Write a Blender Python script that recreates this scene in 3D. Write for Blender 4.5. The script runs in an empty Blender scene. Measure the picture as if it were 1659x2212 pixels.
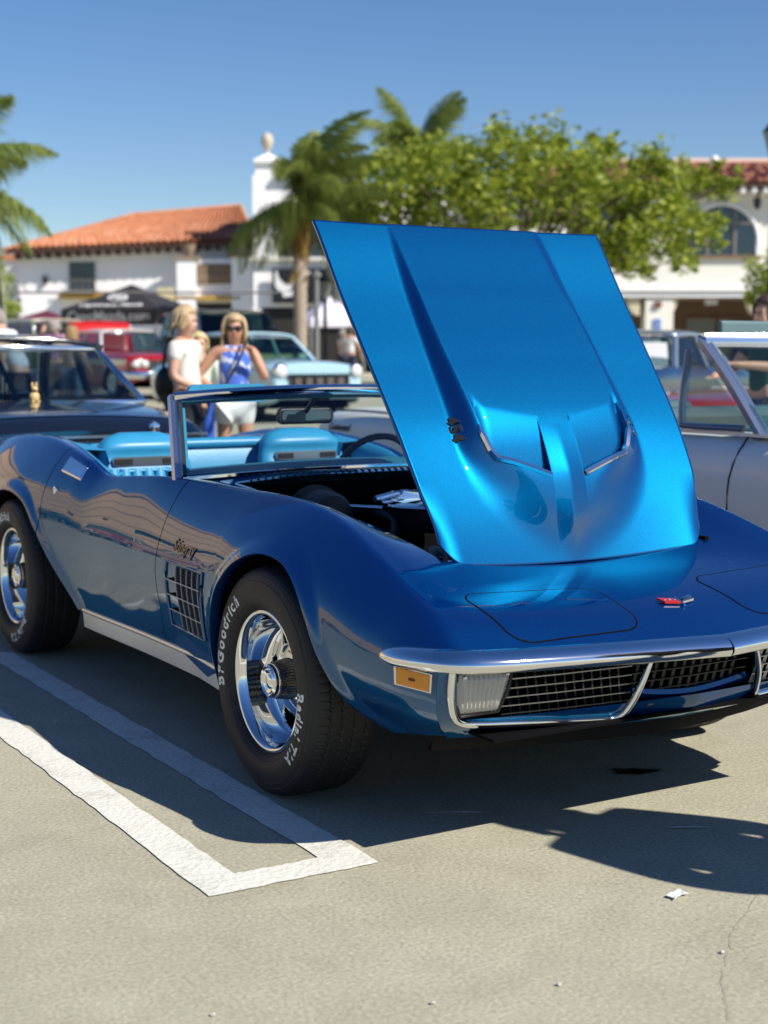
import bpy, bmesh, math, random
import numpy as np
from mathutils import Vector, Matrix, Euler

sc = bpy.context.scene
COL = sc.collection
R = math.radians
# ------------------------------------------------------------------ camera
CAM = np.array([-2.7667, -3.9097, 1.3044]); YAW = R(30.8408); PITCH = R(5.9722); FPX = 3204.7
cam_d = bpy.data.cameras.new('camera'); cam = bpy.data.objects.new('camera', cam_d); COL.objects.link(cam)
cam.location = CAM; cam.rotation_euler = (R(90) - PITCH, 0, -YAW)
cam_d.sensor_fit = 'VERTICAL'; cam_d.sensor_height = 36; cam_d.sensor_width = 27; cam_d.lens = FPX / 2212 * 36
cam_d.clip_start = .05; cam_d.clip_end = 2000
cam_d.dof.use_dof = True; cam_d.dof.focus_distance = 4.3; cam_d.dof.aperture_fstop = 3.0
sc.camera = cam
# ------------------------------------------------------------------ sky and sun
SUN = Vector((.52, -1.01, 1)).normalized()
wd = bpy.data.worlds.new('World'); sc.world = wd; wd.use_nodes = True
nt = wd.node_tree; bgn = nt.nodes['Background']
sky = nt.nodes.new('ShaderNodeTexSky'); sky.sky_type = 'NISHITA'; sky.sun_disc = False
sky.sun_elevation = math.asin(SUN.z); sky.sun_rotation = math.atan2(SUN.x, SUN.y)
sky.air_density = 1.0; sky.dust_density = .15; sky.ozone_density = 3.0; sky.altitude = 50
hs_n = nt.nodes.new('ShaderNodeHueSaturation'); hs_n.inputs['Saturation'].default_value = 1.24; hs_n.inputs['Hue'].default_value = .511; nt.links.new(sky.outputs[0], hs_n.inputs['Color'])
nt.links.new(hs_n.outputs[0], bgn.inputs[0]); bgn.inputs[1].default_value = .087
sd = bpy.data.lights.new('sun', 'SUN'); so = bpy.data.objects.new('sun', sd); COL.objects.link(so)
sd.energy = 5.0; sd.angle = R(.53); sd.color = (1, .94, .84)
so.rotation_euler = SUN.to_track_quat('Z', 'Y').to_euler(); so.location = (5, -8, 12)
sc.view_settings.view_transform = 'Standard'; sc.view_settings.look = 'None'
sc.view_settings.exposure = 0.38; sc.view_settings.gamma = 1; sc.view_settings.use_curve_mapping = False
sc.cycles.max_bounces = 8; sc.cycles.transparent_max_bounces = 12; sc.cycles.caustics_reflective = False; sc.cycles.caustics_refractive = False
sc.cycles.sample_clamp_indirect = 6

# ------------------------------------------------------------------ picture geometry helpers
FW = np.array([math.sin(YAW) * math.cos(PITCH), math.cos(YAW) * math.cos(PITCH), -math.sin(PITCH)])
RT = np.array([math.cos(YAW), -math.sin(YAW), 0]); UP = np.cross(RT, FW)
FH = np.array([math.sin(YAW), math.cos(YAW), 0])
def gd(d):
    return float(np.interp(d, [-1e3, 6, 10, 34, 1e3], [0, 0, .03, .40, .40]))
def gz(x, y):
    return gd((np.array([x, y, 0]) - [CAM[0], CAM[1], 0]) @ FH)
def at(u, v, H):
    d = FW + RT * (u - 829.5) / FPX - UP * (v - 1106) / FPX
    return CAM + d * (H / (d @ FH))
def fpx(u, v, H):           # facade coordinates (right, height) of a point at horizontal distance H
    p = at(u, v, H); return float((p - CAM) @ RT), float(p[2])
def gpos(u, H):
    p = at(u, 900, H); return float(p[0]), float(p[1]), gz(p[0], p[1])

# ------------------------------------------------------------------ materials
MATS = {}
def mat(name, col, rough=.5, metal=0., coat=0., spec=.5, var=0., vscale=8., bump=0., bscale=40., coat_rough=.03, sheen=0, detail=3, emit=None):
    if name in MATS: return MATS[name]
    m = bpy.data.materials.new(name); m.use_nodes = True; MATS[name] = m
    n = m.node_tree.nodes; l = m.node_tree.links; b = n['Principled BSDF']
    b.inputs['Base Color'].default_value = (*col, 1); b.inputs['Roughness'].default_value = rough
    b.inputs['Metallic'].default_value = metal; b.inputs['Coat Weight'].default_value = coat
    b.inputs['Coat Roughness'].default_value = coat_rough; b.inputs['Specular IOR Level'].default_value = spec
    if sheen: b.inputs['Sheen Weight'].default_value = sheen
    tc = n.new('ShaderNodeTexCoord')
    if var:
        t = n.new('ShaderNodeTexNoise'); t.inputs['Scale'].default_value = vscale; t.inputs['Detail'].default_value = detail
        l.new(tc.outputs['Object'], t.inputs['Vector'])
        mx = n.new('ShaderNodeMix'); mx.data_type = 'RGBA'
        mx.inputs[6].default_value = (*[c * (1 - var) for c in col], 1); mx.inputs[7].default_value = (*[min(1, c * (1 + var)) for c in col], 1)
        l.new(t.outputs['Fac'], mx.inputs[0]); l.new(mx.outputs[2], b.inputs['Base Color'])
    if bump:
        t2 = n.new('ShaderNodeTexNoise'); t2.inputs['Scale'].default_value = bscale; t2.inputs['Detail'].default_value = 4
        l.new(tc.outputs['Object'], t2.inputs['Vector'])
        bp = n.new('ShaderNodeBump'); bp.inputs['Strength'].default_value = bump; bp.inputs['Distance'].default_value = .01
        l.new(t2.outputs['Fac'], bp.inputs['Height']); l.new(bp.outputs['Normal'], b.inputs['Normal'])
    if emit:
        b.inputs['Emission Color'].default_value = (*emit, 1); b.inputs['Emission Strength'].default_value = 1
    return m
def glass_mat(name, tint, gloss=.06, rough=.0):
    if name in MATS: return MATS[name]
    m = bpy.data.materials.new(name); m.use_nodes = True; MATS[name] = m
    n = m.node_tree.nodes; l = m.node_tree.links; n.remove(n['Principled BSDF'])
    tr = n.new('ShaderNodeBsdfTransparent'); tr.inputs[0].default_value = (*tint, 1)
    gl = n.new('ShaderNodeBsdfGlossy'); gl.inputs['Roughness'].default_value = rough; gl.inputs[0].default_value = (1, 1, 1, 1)
    fr = n.new('ShaderNodeFresnel')
    ge = n.new('ShaderNodeNewGeometry'); mr_ = n.new('ShaderNodeMapRange'); mr_.inputs['To Min'].default_value = 1.45; mr_.inputs['To Max'].default_value = 1 / 1.45; l.new(ge.outputs['Backfacing'], mr_.inputs['Value']); l.new(mr_.outputs[0], fr.inputs[0])
    mx = n.new('ShaderNodeMixShader'); l.new(fr.outputs[0], mx.inputs[0]); l.new(tr.outputs[0], mx.inputs[1]); l.new(gl.outputs[0], mx.inputs[2])
    l.new(mx.outputs[0], n['Material Output'].inputs[0]); return m
def flake_paint(name, col, flake, rough=.45, amt=.22):
    """deep base colour under clear coat, plus the narrow glint of aluminium flakes"""
    m = mat(name, col, .5, 0, 1.0, coat_rough=.010, spec=0.); n = m.node_tree.nodes; l = m.node_tree.links; b = n['Principled BSDF']; b.inputs['Coat IOR'].default_value = 1.62
    tc = n.new('ShaderNodeTexCoord'); v = n.new('ShaderNodeTexVoronoi'); v.inputs['Scale'].default_value = 800; l.new(tc.outputs['Object'], v.inputs['Vector'])
    mxn = n.new('ShaderNodeMix'); mxn.data_type = 'RGBA'; mxn.inputs[6].default_value = (*[c * (1 - amt) for c in flake], 1); mxn.inputs[7].default_value = (*[c * (1 + amt) for c in flake], 1)
    sp = n.new('ShaderNodeSeparateColor'); l.new(v.outputs['Color'], sp.inputs[0]); l.new(sp.outputs[0], mxn.inputs[0])
    g = n.new('ShaderNodeBsdfGlossy'); g.inputs['Roughness'].default_value = rough; l.new(mxn.outputs[2], g.inputs[0])
    ad = n.new('ShaderNodeAddShader'); l.new(b.outputs[0], ad.inputs[0]); l.new(g.outputs[0], ad.inputs[1]); l.new(ad.outputs[0], n['Material Output'].inputs[0])
    return m
CHROME = mat('chrome', (.78, .79, .80), .05, 1)
STEEL = mat('brushed_steel', (.62, .62, .61), .28, 1, var=.08, vscale=30)
ALU = mat('bright_sill_metal', (.80, .80, .78), .38, .75, var=.06, vscale=12)
BLACK = mat('black_satin', (.012, .012, .013), .45)
VOID = mat('underbody_black', (.005, .005, .006), .9, spec=.05)
RUBBER = mat('rubber', (.011, .011, .011), .6, var=.25, vscale=20, bump=.08, bscale=300)
GLASS = glass_mat('clear_glass', (.80, .88, .88))
TINT = glass_mat('tinted_glass', (.45, .56, .58))
WHITE = mat('white_paint', (.8, .8, .78), .4)

# ------------------------------------------------------------------ mesh helpers
def link(o, parent=None):
    COL.objects.link(o)
    if parent is not None: o.parent = parent
    return o
def tag(o, label=None, cat=None, group=None, kind=None):
    if label: o['label'] = label
    if cat: o['category'] = cat
    if group: o['group'] = group
    if kind: o['kind'] = kind
    return o
def obj(name, VF, m, parent=None, smooth=None, doubles=False, loc=None, rot=None):
    if isinstance(VF, bpy.types.Mesh): me = VF
    else:
        V, F = VF
        me = bpy.data.meshes.new(name); me.from_pydata([tuple(map(float, v)) for v in V], [], [tuple(map(int, f)) for f in F])
        if doubles:
            bm = bmesh.new(); bm.from_mesh(me); bmesh.ops.remove_doubles(bm, verts=bm.verts, dist=1e-4)
            bmesh.ops.recalc_face_normals(bm, faces=bm.faces); bm.to_mesh(me); bm.free()
        if smooth is not None:
            me.polygons.foreach_set('use_smooth', [True] * len(me.polygons))
            if smooth < 180: me.set_sharp_from_angle(angle=R(smooth))
        me.materials.append(m); me.update()
    o = bpy.data.objects.new(name, me); link(o, parent)
    if loc is not None: o.location = loc
    if rot is not None: o.rotation_euler = rot
    return o
def empty(name, loc=(0, 0, 0), rz=0, label=None, cat=None, group=None):
    o = bpy.data.objects.new(name, None); COL.objects.link(o); o.location = loc; o.rotation_euler = (0, 0, rz); o.empty_display_size = .2
    return tag(o, label, cat, group)
def copy_tree(o, parent=None):
    c = o.copy(); COL.objects.link(c); c.parent = parent
    for ch in [x for x in o.children]: copy_tree(ch, c)
    return c
def mod(o, t, **k):
    x = o.modifiers.new(t.lower(), t)
    for a, b in k.items(): setattr(x, a, b)
    return o
def bev(o, w=.01, s=2): return mod(o, 'BEVEL', width=w, segments=s, limit_method='ANGLE', angle_limit=R(35))
def join(*parts):
    V = []; F = []
    for v, f in parts:
        k = len(V); V += [tuple(p) for p in v]; F += [tuple(i + k for i in q) for q in f]
    return V, F
def box(x0, x1, y0, y1, z0, z1):
    V = [(x, y, z) for z in (z0, z1) for y in (y0, y1) for x in (x0, x1)]
    return V, [(0, 2, 3, 1), (4, 5, 7, 6), (0, 1, 5, 4), (2, 6, 7, 3), (0, 4, 6, 2), (1, 3, 7, 5)]
def bar(p, q, w, h, upv=(0, 0, 1)):
    p = np.array(p, float); q = np.array(q, float); d = q - p; d /= np.linalg.norm(d); a = np.cross(d, upv); n = np.linalg.norm(a)
    a = np.array([1, 0, 0]) if n < 1e-6 else a / n
    b = np.cross(a, d); V = []
    for c in (p, q):
        for s, t in ((-1, -1), (1, -1), (1, 1), (-1, 1)): V.append(c + a * s * w / 2 + b * t * h / 2)
    return V, [(3, 2, 1, 0), (4, 5, 6, 7), (0, 1, 5, 4), (1, 2, 6, 5), (2, 3, 7, 6), (3, 0, 4, 7)]
def prism(poly, axis, a, b):
    """polygon of 2-D points extruded along axis (0,1,2) from a to b"""
    n = len(poly); V = []
    for c in (a, b):
        for p in poly:
            q = list(p); q.insert(axis, c); V.append(q)
    F = [tuple(range(n))[::-1], tuple(range(n, 2 * n))] + [(i, (i + 1) % n, n + (i + 1) % n, n + i) for i in range(n)]
    return V, F
def grid(P, close_u=False, close_v=False):
    """P[i][j] points"""
    ni = len(P); nj = len(P[0]); V = [p for r in P for p in r]; F = []
    for i in range(ni if close_u else ni - 1):
        for j in range(nj if close_v else nj - 1):
            a = i * nj + j; b = ((i + 1) % ni) * nj + j; c = ((i + 1) % ni) * nj + (j + 1) % nj; d = i * nj + (j + 1) % nj
            F.append((a, b, c, d))
    return V, F
def lathe(prof, n=32, axis=2, ang=2 * math.pi):
    """prof: (radius, along)"""
    full = abs(ang - 2 * math.pi) < 1e-6; P = []
    for k in range(n if full else n + 1):
        t = ang * k / n; c, s = math.cos(t), math.sin(t); row = []
        for r, h in prof:
            row.append({2: (r * c, r * s, h), 0: (h, r * c, r * s), 1: (r * s, h, r * c)}[axis])
        P.append(row)
    return grid(P, close_u=full)
def tube(path, r, n=8, closed=False, cap=True, rs=None, flat=1., upv=(0, 0, 1)):
    path = [np.array(p, float) for p in path]; m = len(path); P = []
    for i, p in enumerate(path):
        a = path[(i - 1) % m] if (closed or i > 0) else p; b = path[(i + 1) % m] if (closed or i < m - 1) else p
        d = b - a; d /= np.linalg.norm(d) + 1e-12; s = np.cross(d, upv)
        if np.linalg.norm(s) < 1e-4: s = np.cross(d, (0, 1, 0))
        s /= np.linalg.norm(s); t = np.cross(s, d); rr = rs[i] if rs is not None else r
        P.append([p + rr * (s * math.cos(2 * math.pi * k / n) + flat * t * math.sin(2 * math.pi * k / n)) for k in range(n)])
    V, F = grid(P, close_u=closed, close_v=True)
    if cap and not closed: F += [tuple(range(n))[::-1], tuple(range((m - 1) * n, m * n))]
    return V, F
def sweep(path, prof, upv=(0, 0, 1), closed=False, cap=True, scale=None):
    """prof: 2-D (side, up) closed polygon swept along path"""
    path = [np.array(p, float) for p in path]; m = len(path); n = len(prof); P = []
    for i, p in enumerate(path):
        a = path[(i - 1) % m] if (closed or i > 0) else p; b = path[(i + 1) % m] if (closed or i < m - 1) else p
        d = b - a; d /= np.linalg.norm(d) + 1e-12; s = np.cross(d, upv); s /= np.linalg.norm(s) + 1e-12; t = np.cross(s, d)
        k = scale[i] if scale is not None else 1
        P.append([p + k * (s * q[0] + t * q[1]) for q in prof])
    V, F = grid(P, close_u=closed, close_v=True)
    if cap and not closed: F += [tuple(range(n))[::-1], tuple(range((m - 1) * n, m * n))]
    return V, F
def crom(pts, k=8, closed=False):
    pts = [np.array(p, float) for p in pts]; n = len(pts); out = []
    for i in range(n if closed else n - 1):
        p1, p2 = pts[i], pts[(i + 1) % n]
        p0 = pts[i - 1] if (closed or i > 0) else 2 * p1 - p2
        p3 = pts[(i + 2) % n] if (closed or i < n - 2) else 2 * p2 - p1
        for j in range(k):
            t = j / k
            out.append(.5 * ((2 * p1) + (p2 - p0) * t + (2 * p0 - 5 * p1 + 4 * p2 - p3) * t * t + (3 * p1 - p0 - 3 * p2 + p3) * t ** 3))
    if not closed: out.append(pts[-1])
    return out
def rrect(x0, x1, z0, z1, r, n=5):
    out = []
    for cx, cz, a0 in ((x1 - r, z1 - r, 0), (x0 + r, z1 - r, 90), (x0 + r, z0 + r, 180), (x1 - r, z0 + r, 270)):
        for k in range(n + 1):
            a = R(a0 + 90 * k / n); out.append((cx + r * math.cos(a), cz + r * math.sin(a)))
    return out
def mx(VF, M):
    return [tuple(M @ Vector(v)) for v in VF[0]], VF[1]
def shift(VF, dx=0, dy=0, dz=0):
    return [(v[0] + dx, v[1] + dy, v[2] + dz) for v in VF[0]], VF[1]
def text_mesh(s, size=1, extrude=.01, shear=0., spacing=1., offset=0., align='CENTER'):
    cu = bpy.data.curves.new('lettering', 'FONT'); cu.body = s; cu.size = size; cu.extrude = extrude; cu.shear = shear; cu.space_character = spacing; cu.offset = offset
    cu.align_x = align; cu.resolution_u = 3
    o = bpy.data.objects.new('lettering', cu); COL.objects.link(o)
    me = bpy.data.meshes.new_from_object(o.evaluated_get(bpy.context.evaluated_depsgraph_get()))
    V = [tuple(v.co) for v in me.vertices]; F = [tuple(p.vertices) for p in me.polygons]
    bpy.data.objects.remove(o); bpy.data.curves.remove(cu); bpy.data.meshes.remove(me)
    return V, F
def blob(c, r, nu=12, nv=8, rng=None, jit=0):
    V = []; F = []
    for i in range(nv + 1):
        for j in range(nu):
            a = math.pi * i / nv; b = 2 * math.pi * j / nu; k = 1 + (rng.uniform(-jit, jit) if rng else 0)
            V.append((c[0] + r[0] * k * math.sin(a) * math.cos(b), c[1] + r[1] * k * math.sin(a) * math.sin(b), c[2] + r[2] * k * math.cos(a)))
    for i in range(nv):
        for j in range(nu): F.append((i * nu + j, (i + 1) * nu + j, (i + 1) * nu + (j + 1) % nu, i * nu + (j + 1) % nu))
    return V, F

# ------------------------------------------------------------------ car shell: control net -> panels
class Shell:
    """stations: (s, [9 control points]); index 0 centre top .. 4 shoulder crest .. 8 bottom edge"""
    def __init__(self, stations, arches=(), flare=.014, flare_w=.055):
        self.s = np.array([a for a, _ in stations]); self.P = np.array([b for _, b in stations], float)
        n = len(self.s); self.T = np.zeros_like(self.P)
        for i in range(n):
            a, b = max(i - 1, 0), min(i + 1, n - 1)
            self.T[i] = (self.P[b] - self.P[a]) / (self.s[b] - self.s[a])
        self.arches = [np.array(a, float) for a in arches]; self.flare = flare; self.fw = flare_w
    def net(self, s):
        i = int(np.clip(np.searchsorted(self.s, s) - 1, 0, len(self.s) - 2)); h = self.s[i + 1] - self.s[i]; t = (s - self.s[i]) / h
        return (2 * t ** 3 - 3 * t * t + 1) * self.P[i] + (t ** 3 - 2 * t * t + t) * h * self.T[i] + (-2 * t ** 3 + 3 * t * t) * self.P[i + 1] + (t ** 3 - t * t) * h * self.T[i + 1]
    @staticmethod
    def cr(N, t):
        i = int(min(max(math.floor(t), 0), len(N) - 2)); u = t - i; p1 = N[i]; p2 = N[i + 1]
        p0 = N[i - 1] if i > 0 else np.array([-p2[0], p2[1], p2[2]]); p3 = N[i + 2] if i < len(N) - 2 else 2 * p2 - p1
        return .5 * ((2 * p1) + (p2 - p0) * u + (2 * p0 - 5 * p1 + 4 * p2 - p3) * u * u + (3 * p1 - p0 - 3 * p2 + p3) * u ** 3)
    def zlow(self, y):
        z = -9
        for a in self.arches:
            if a[0, 0] <= y <= a[-1, 0]: z = max(z, float(np.interp(y, a[:, 0], a[:, 1])))
        return z
    def flare_at(self, y, z):
        d = 9
        for a in self.arches:
            if a[0, 0] - .2 < y < a[-1, 0] + .2:
                for k in range(len(a) - 1):
                    p, q = a[k], a[k + 1]; w = q - p; t = np.clip(((y - p[0]) * w[0] + (z - p[1]) * w[1]) / (w @ w), 0, 1)
                    d = min(d, math.hypot(y - p[0] - t * w[0], z - p[1] - t * w[1]))
        u = max(0, 1 - d / self.fw); return self.flare * u * u * (3 - 2 * u)
    def column(self, s, i0, ntop, nside, lip=True):
        N = self.net(s); pts = []
        if i0 < 4:
            for t in np.linspace(i0, 4, int(ntop * (4 - i0)) + 1)[:-1]: pts.append(self.cr(N, t))
        ts = np.linspace(4, 8, 81); zs = np.array([self.cr(N, t) for t in ts]); y7 = N[7][1]; zl = self.zlow(y7); tend = 8
        if zs[-1][2] < zl:
            k = int(np.argmax(zs[:, 2] < zl)); f = (zs[k - 1][2] - zl) / (zs[k - 1][2] - zs[k][2] + 1e-9); tend = ts[k - 1] + f * (ts[k] - ts[k - 1])
        for t in np.linspace(4, tend, nside + 1):
            p = self.cr(N, t)
            if self.flare: p = p + np.array([self.flare_at(p[1], p[2]), 0, 0])
            pts.append(p)
        if lip:
            pts.append(pts[-1] + np.array([-.006, 0, -.004])); pts.append(pts[-1] + np.array([-.03, 0, .004]))
        return pts
    def cols(self, a, b, step=.025):
        ss = list(np.linspace(a, b, max(2, int((b - a) / step) + 1)))
        for ar in self.arches:
            for k in range(len(ar) - 1):
                for f in np.linspace(0, 1, 4): ss.append(ar[k, 0] + f * (ar[k + 1, 0] - ar[k, 0]))
            ss += [ar[0, 0] - .001, ar[-1, 0] + .001]
        ss = sorted(x for x in ss if a - 1e-9 <= x <= b + 1e-9); out = [ss[0]]
        for x in ss[1:]:
            if x - out[-1] > 8e-4: out.append(x)
        if abs(out[-1] - b) > 1e-9: out[-1] = b
        return out
    def patch(self, a, b, i0, ntop=6, nside=24, lip=True, side=0, step=.025):
        P = [self.column(s, i0, ntop, nside, lip) for s in self.cols(a, b, step)]
        V, F = grid(P); out = []
        if side >= 0: out.append((V, F))
        if side <= 0: out.append(([(-v[0], v[1], v[2]) for v in V], [f[::-1] for f in F]))
        return join(*out)
    def side_x(self, y, z):
        N = self.net(y); ts = np.linspace(4, 8, 161); P = np.array([self.cr(N, t) for t in ts])
        return float(np.interp(-z, -P[:, 2], P[:, 0]))
    def top_z(self, x, y):
        best = None
        N = self.net(y); ts = np.linspace(0, 4, 121); P = np.array([self.cr(N, t) for t in ts])
        for _ in range(6):   # sections bow in plan: refine station
            k = int(np.argmin(abs(P[:, 0] - abs(x)))); e = y - P[k][1]; 
            if abs(e) < 1e-4: break
            best = (best if best is not None else y) + e; N = self.net(best); P = np.array([self.cr(N, t) for t in ts])
        return float(np.interp(abs(x), P[:, 0], P[:, 2]))
# ------------------------------------------------------------------ the blue convertible
BLUE = flake_paint('blue_metallic_paint', (.0002, .0040, .055), (.0002, .065, .142), .435)
TEAL = mat('teal_vinyl', (.026, .25, .46), .42, var=.12, vscale=14, bump=.12, bscale=260, coat=.15, coat_rough=.3)
TEALD = mat('teal_trim', (.018, .15, .23), .5, var=.1, bump=.1, bscale=200)
car = empty('convertible', (0, 0, 0), 0, 'blue metallic two-seat convertible with its hood raised, parked beside the painted lines', 'car')
def st(s, *p): return (s, [(a[0], s if len(a) == 2 else a[1], a[-1]) for a in p])
NET = [
 (-1.0, [(0, -1.030, .560), (.30, -1.000, .562), (.55, -.965, .566), (.70, -.932, .572), (.772, -.900, .575), (.803, -.882, .53), (.800, -.870, .45), (.768, -.832, .38), (.705, -.775, .335)]),
 (-.82, [(0, -.86, .630), (.3, -.85, .631), (.55, -.83, .636), (.69, -.81, .640), (.762, -.79, .636), (.832, -.775, .57), (.846, -.765, .49), (.812, -.742, .40), (.738, -.705, .326)]),
 (-.62, [(0, -.65, .672), (.3, -.645, .676), (.53, -.635, .684), (.685, -.625, .696), (.748, -.62, .690), (.838, -.615, .60), (.860, -.61, .50), (.825, -.61, .40), (.745, -.61, .312)]),
 st(-.42, (0, .690), (.28, .703), (.50, .735), (.668, .764), (.735, .755), (.842, .65), (.868, .53), (.835, .40), (.76, .29)),
 st(-.20, (0, .71), (.3, .735), (.525, .785), (.648, .824), (.718, .815), (.838, .70), (.874, .56), (.855, .40), (.80, .25)),
 st(0, (0, .73), (.3, .76), (.54, .815), (.632, .855), (.702, .849), (.834, .735), (.877, .58), (.87, .40), (.83, .24)),
 st(.25, (0, .75), (.3, .78), (.55, .830), (.627, .866), (.698, .861), (.826, .742), (.870, .58), (.86, .40), (.825, .24)),
 st(.5, (0, .80), (.3, .82), (.558, .843), (.632, .867), (.70, .862), (.808, .742), (.853, .58), (.84, .40), (.81, .26)),
 st(.78, (0, .884), (.3, .882), (.565, .866), (.642, .872), (.706, .866), (.794, .742), (.838, .585), (.82, .42), (.797, .305)),
 st(1.1, (0, .89), (.3, .89), (.60, .872), (.678, .872), (.724, .862), (.784, .742), (.823, .585), (.806, .42), (.787, .300)),
 st(1.35, (0, .88), (.3, .88), (.60, .865), (.685, .858), (.728, .849), (.785, .738), (.819, .585), (.802, .42), (.785, .297)),
 st(1.66, (0, .88), (.3, .88), (.60, .86), (.688, .842), (.732, .834), (.789, .732), (.820, .585), (.80, .42), (.783, .293)),
 st(1.86, (0, .90), (.3, .90), (.60, .89), (.686, .890), (.738, .880), (.806, .755), (.834, .595), (.81, .42), (.78, .288)),
 st(2.15, (0, .918), (.3, .918), (.56, .918), (.656, .928), (.732, .917), (.830, .775), (.864, .605), (.845, .41), (.80, .27)),
 st(2.49, (0, .912), (.3, .912), (.54, .922), (.636, .952), (.716, .940), (.840, .79), (.880, .62), (.872, .41), (.83, .25)),
 st(2.9, (0, .89), (.3, .892), (.54, .905), (.636, .938), (.712, .928), (.826, .785), (.864, .62), (.85, .42), (.80, .28)),
 st(3.3, (0, .85), (.3, .853), (.54, .868), (.622, .896), (.694, .884), (.786, .755), (.818, .60), (.80, .43), (.74, .33)),
 st(3.58, (0, .80), (.3, .80), (.5, .808), (.585, .83), (.65, .815), (.72, .72), (.745, .58), (.73, .46), (.68, .38)),
]
ARCH_F0 = [(-.60, .30), (-.51, .338), (-.45, .40), (-.40, .475), (-.33, .578), (-.25, .652), (-.15, .705), (-.05, .725), (.05, .722), (.15, .69), (.22, .645), (.28, .58), (.32, .49), (.34, .40), (.346, .24)]
ARCH_R0 = [(1.80, .285), (1.88, .36), (1.97, .45), (2.05, .54), (2.12, .605), (2.22, .68), (2.33, .715), (2.45, .728), (2.57, .72), (2.70, .68), (2.80, .60), (2.86, .5), (2.88, .4), (2.885, .27)]
ARCH_F, ARCH_R = ([tuple(p) for p in crom(a, 4)] for a in (ARCH_F0, ARCH_R0))
SH = Shell(NET, [ARCH_F, ARCH_R])
D0, D1 = .878, 2.082
pp = [SH.patch(-1.0, -.42, 0, 8), SH.patch(-.42, .78, 2, 8), SH.patch(.78, D0 - .003, 0, 8)]
obj('front_body', join(*pp), BLUE, car, 40, doubles=True)
pp = [SH.patch(D1 + .003, 2.24, 2, 8), SH.patch(2.24, 3.58, 0, 8)]
tail = SH.column(3.58, 0, 8, 24, False); tl = [(v[0], v[1], v[2]) for v in tail]; tl = tl + [(-v[0], v[1], v[2]) for v in tl[:0:-1]]
body = obj('rear_body', join(*pp, (tl, [tuple(range(len(tl)))])), BLUE, car, 40, doubles=True)
# cowl panel between the doors, ahead of the windscreen
P = []
for y in np.linspace(D0 - .003, .985, 8):
    N = SH.net(y); P.append([SH.cr(N, t) for t in np.linspace(0, 3, 25)])
V, F = grid(P); obj('cowl_panel', join((V, F), ([(-v[0], v[1], v[2]) for v in V], [f[::-1] for f in F])), BLUE, car, 40, doubles=True)
for k in range(36):            # wiper-door air slots
    x = -.50 + k * .0285
    for_z = SH.top_z(x, .815)
    obj('cowl_slot', bar((x, .795, for_z + .001), (x + .012, .835, SH.top_z(x, .835) + .001), .006, .004), BLACK, car)
# doors
for sd_ in (-1, 1):
    d = obj('door', SH.patch(D0 + .003, D1 - .003, 3, 8, 30, side=sd_), BLUE, car, 40, doubles=True)
    # inner skin down from the sill
    P = []
    for s in np.linspace(D0 + .003, D1 - .003, 24):
        p = SH.cr(SH.net(s), 3); P.append([(sd_ * p[0], p[1], p[2]), (sd_ * (p[0] - .012), p[1], p[2] - .004), (sd_ * (p[0] - .03), p[1], p[2] - .05), (sd_ * (p[0] - .03), p[1], .35)])
    obj('door_panel', grid(P), TEAL, d, 50)
    z = .895; y = 1.93; x = SH.cr(SH.net(y), 4.25)
    # flush chrome handle flap on the shoulder, lock button below
    q = []
    for (yy, t) in ((1.80, 4.05), (2.00, 4.05), (2.00, 4.55), (1.80, 4.55)):
        w = SH.cr(SH.net(yy), t); q.append(np.array([sd_ * (w[0] + .004), yy, w[2] + .004]))
    qi = [p - np.array([sd_ * .006, 0, .006]) for p in q]
    h = obj('door_handle', (q + qi, [(0, 1, 2, 3), (0, 4, 5, 1), (1, 5, 6, 2), (2, 6, 7, 3), (3, 7, 4, 0)]), CHROME, d); bev(h, .006, 2)
    lx = SH.side_x(1.98, .76)
    obj('door_lock', mx(lathe([(0, .006), (.009, .006), (.016, .004), (.017, -.004)], 20, 0), Matrix.Translation((sd_ * lx, 1.98, .76)) @ Matrix.Scale(sd_, 4, (1, 0, 0))), CHROME, d, 40)
    # dark joints behind the door gaps
    for y in (D0, D1):
        P = []
        for yy in (y - .018, y + .018):
            P.append([np.array([sd_ * (v[0] - .010), v[1], v[2] - .004]) for v in SH.column(yy, 3, 6, 24, False)])
        obj('door_gap', grid(P), VOID, car)
# wheel housings
def housing(arch, yc, y0, y1):
    for s in (-1, 1):
        ar = np.array(arch); P = []
        for (y, z) in ar:
            x = SH.side_x(y, max(z, .33)); P.append([(s * (x - .03), y, z + .003), (s * .50, y, z + .03)])
        w = obj('wheel_housing', grid(P), VOID, car, 60)
        yy = [a[0] for a in arch]
        obj('housing_wall', box(min(s * .47, s * .50), max(s * .47, s * .50), y0, y1, .22, .60), VOID, w)
housing(ARCH_F, 0, -.46, .36); housing(ARCH_R, 2.489, 1.80, 2.90)
# underbody and engine bay box
obj('underbody', join(box(-.70, .70, .36, 1.80, .24, .27), box(-.48, .48, -.45, 3.40, .24, .26), box(-.70, .70, 2.95, 3.40, .30, .33)), VOID, car)
ENG = mat('engine_black', (.012, .012, .013), .4, var=.3, vscale=9)
obj('engine_bay', join(box(-.50, -.485, -.44, .76, .27, .74), box(.485, .50, -.44, .76, .27, .74), box(-.56, .56, .765, .775, .27, .86), box(-.50, .50, -.45, -.44, .27, .66), box(-.60, .60, -.74, -.452, .345, .355), box(-.64, -.50, -.45, .78, .62, .63), box(.50, .64, -.45, .78, .62, .63)), VOID, car)
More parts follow.
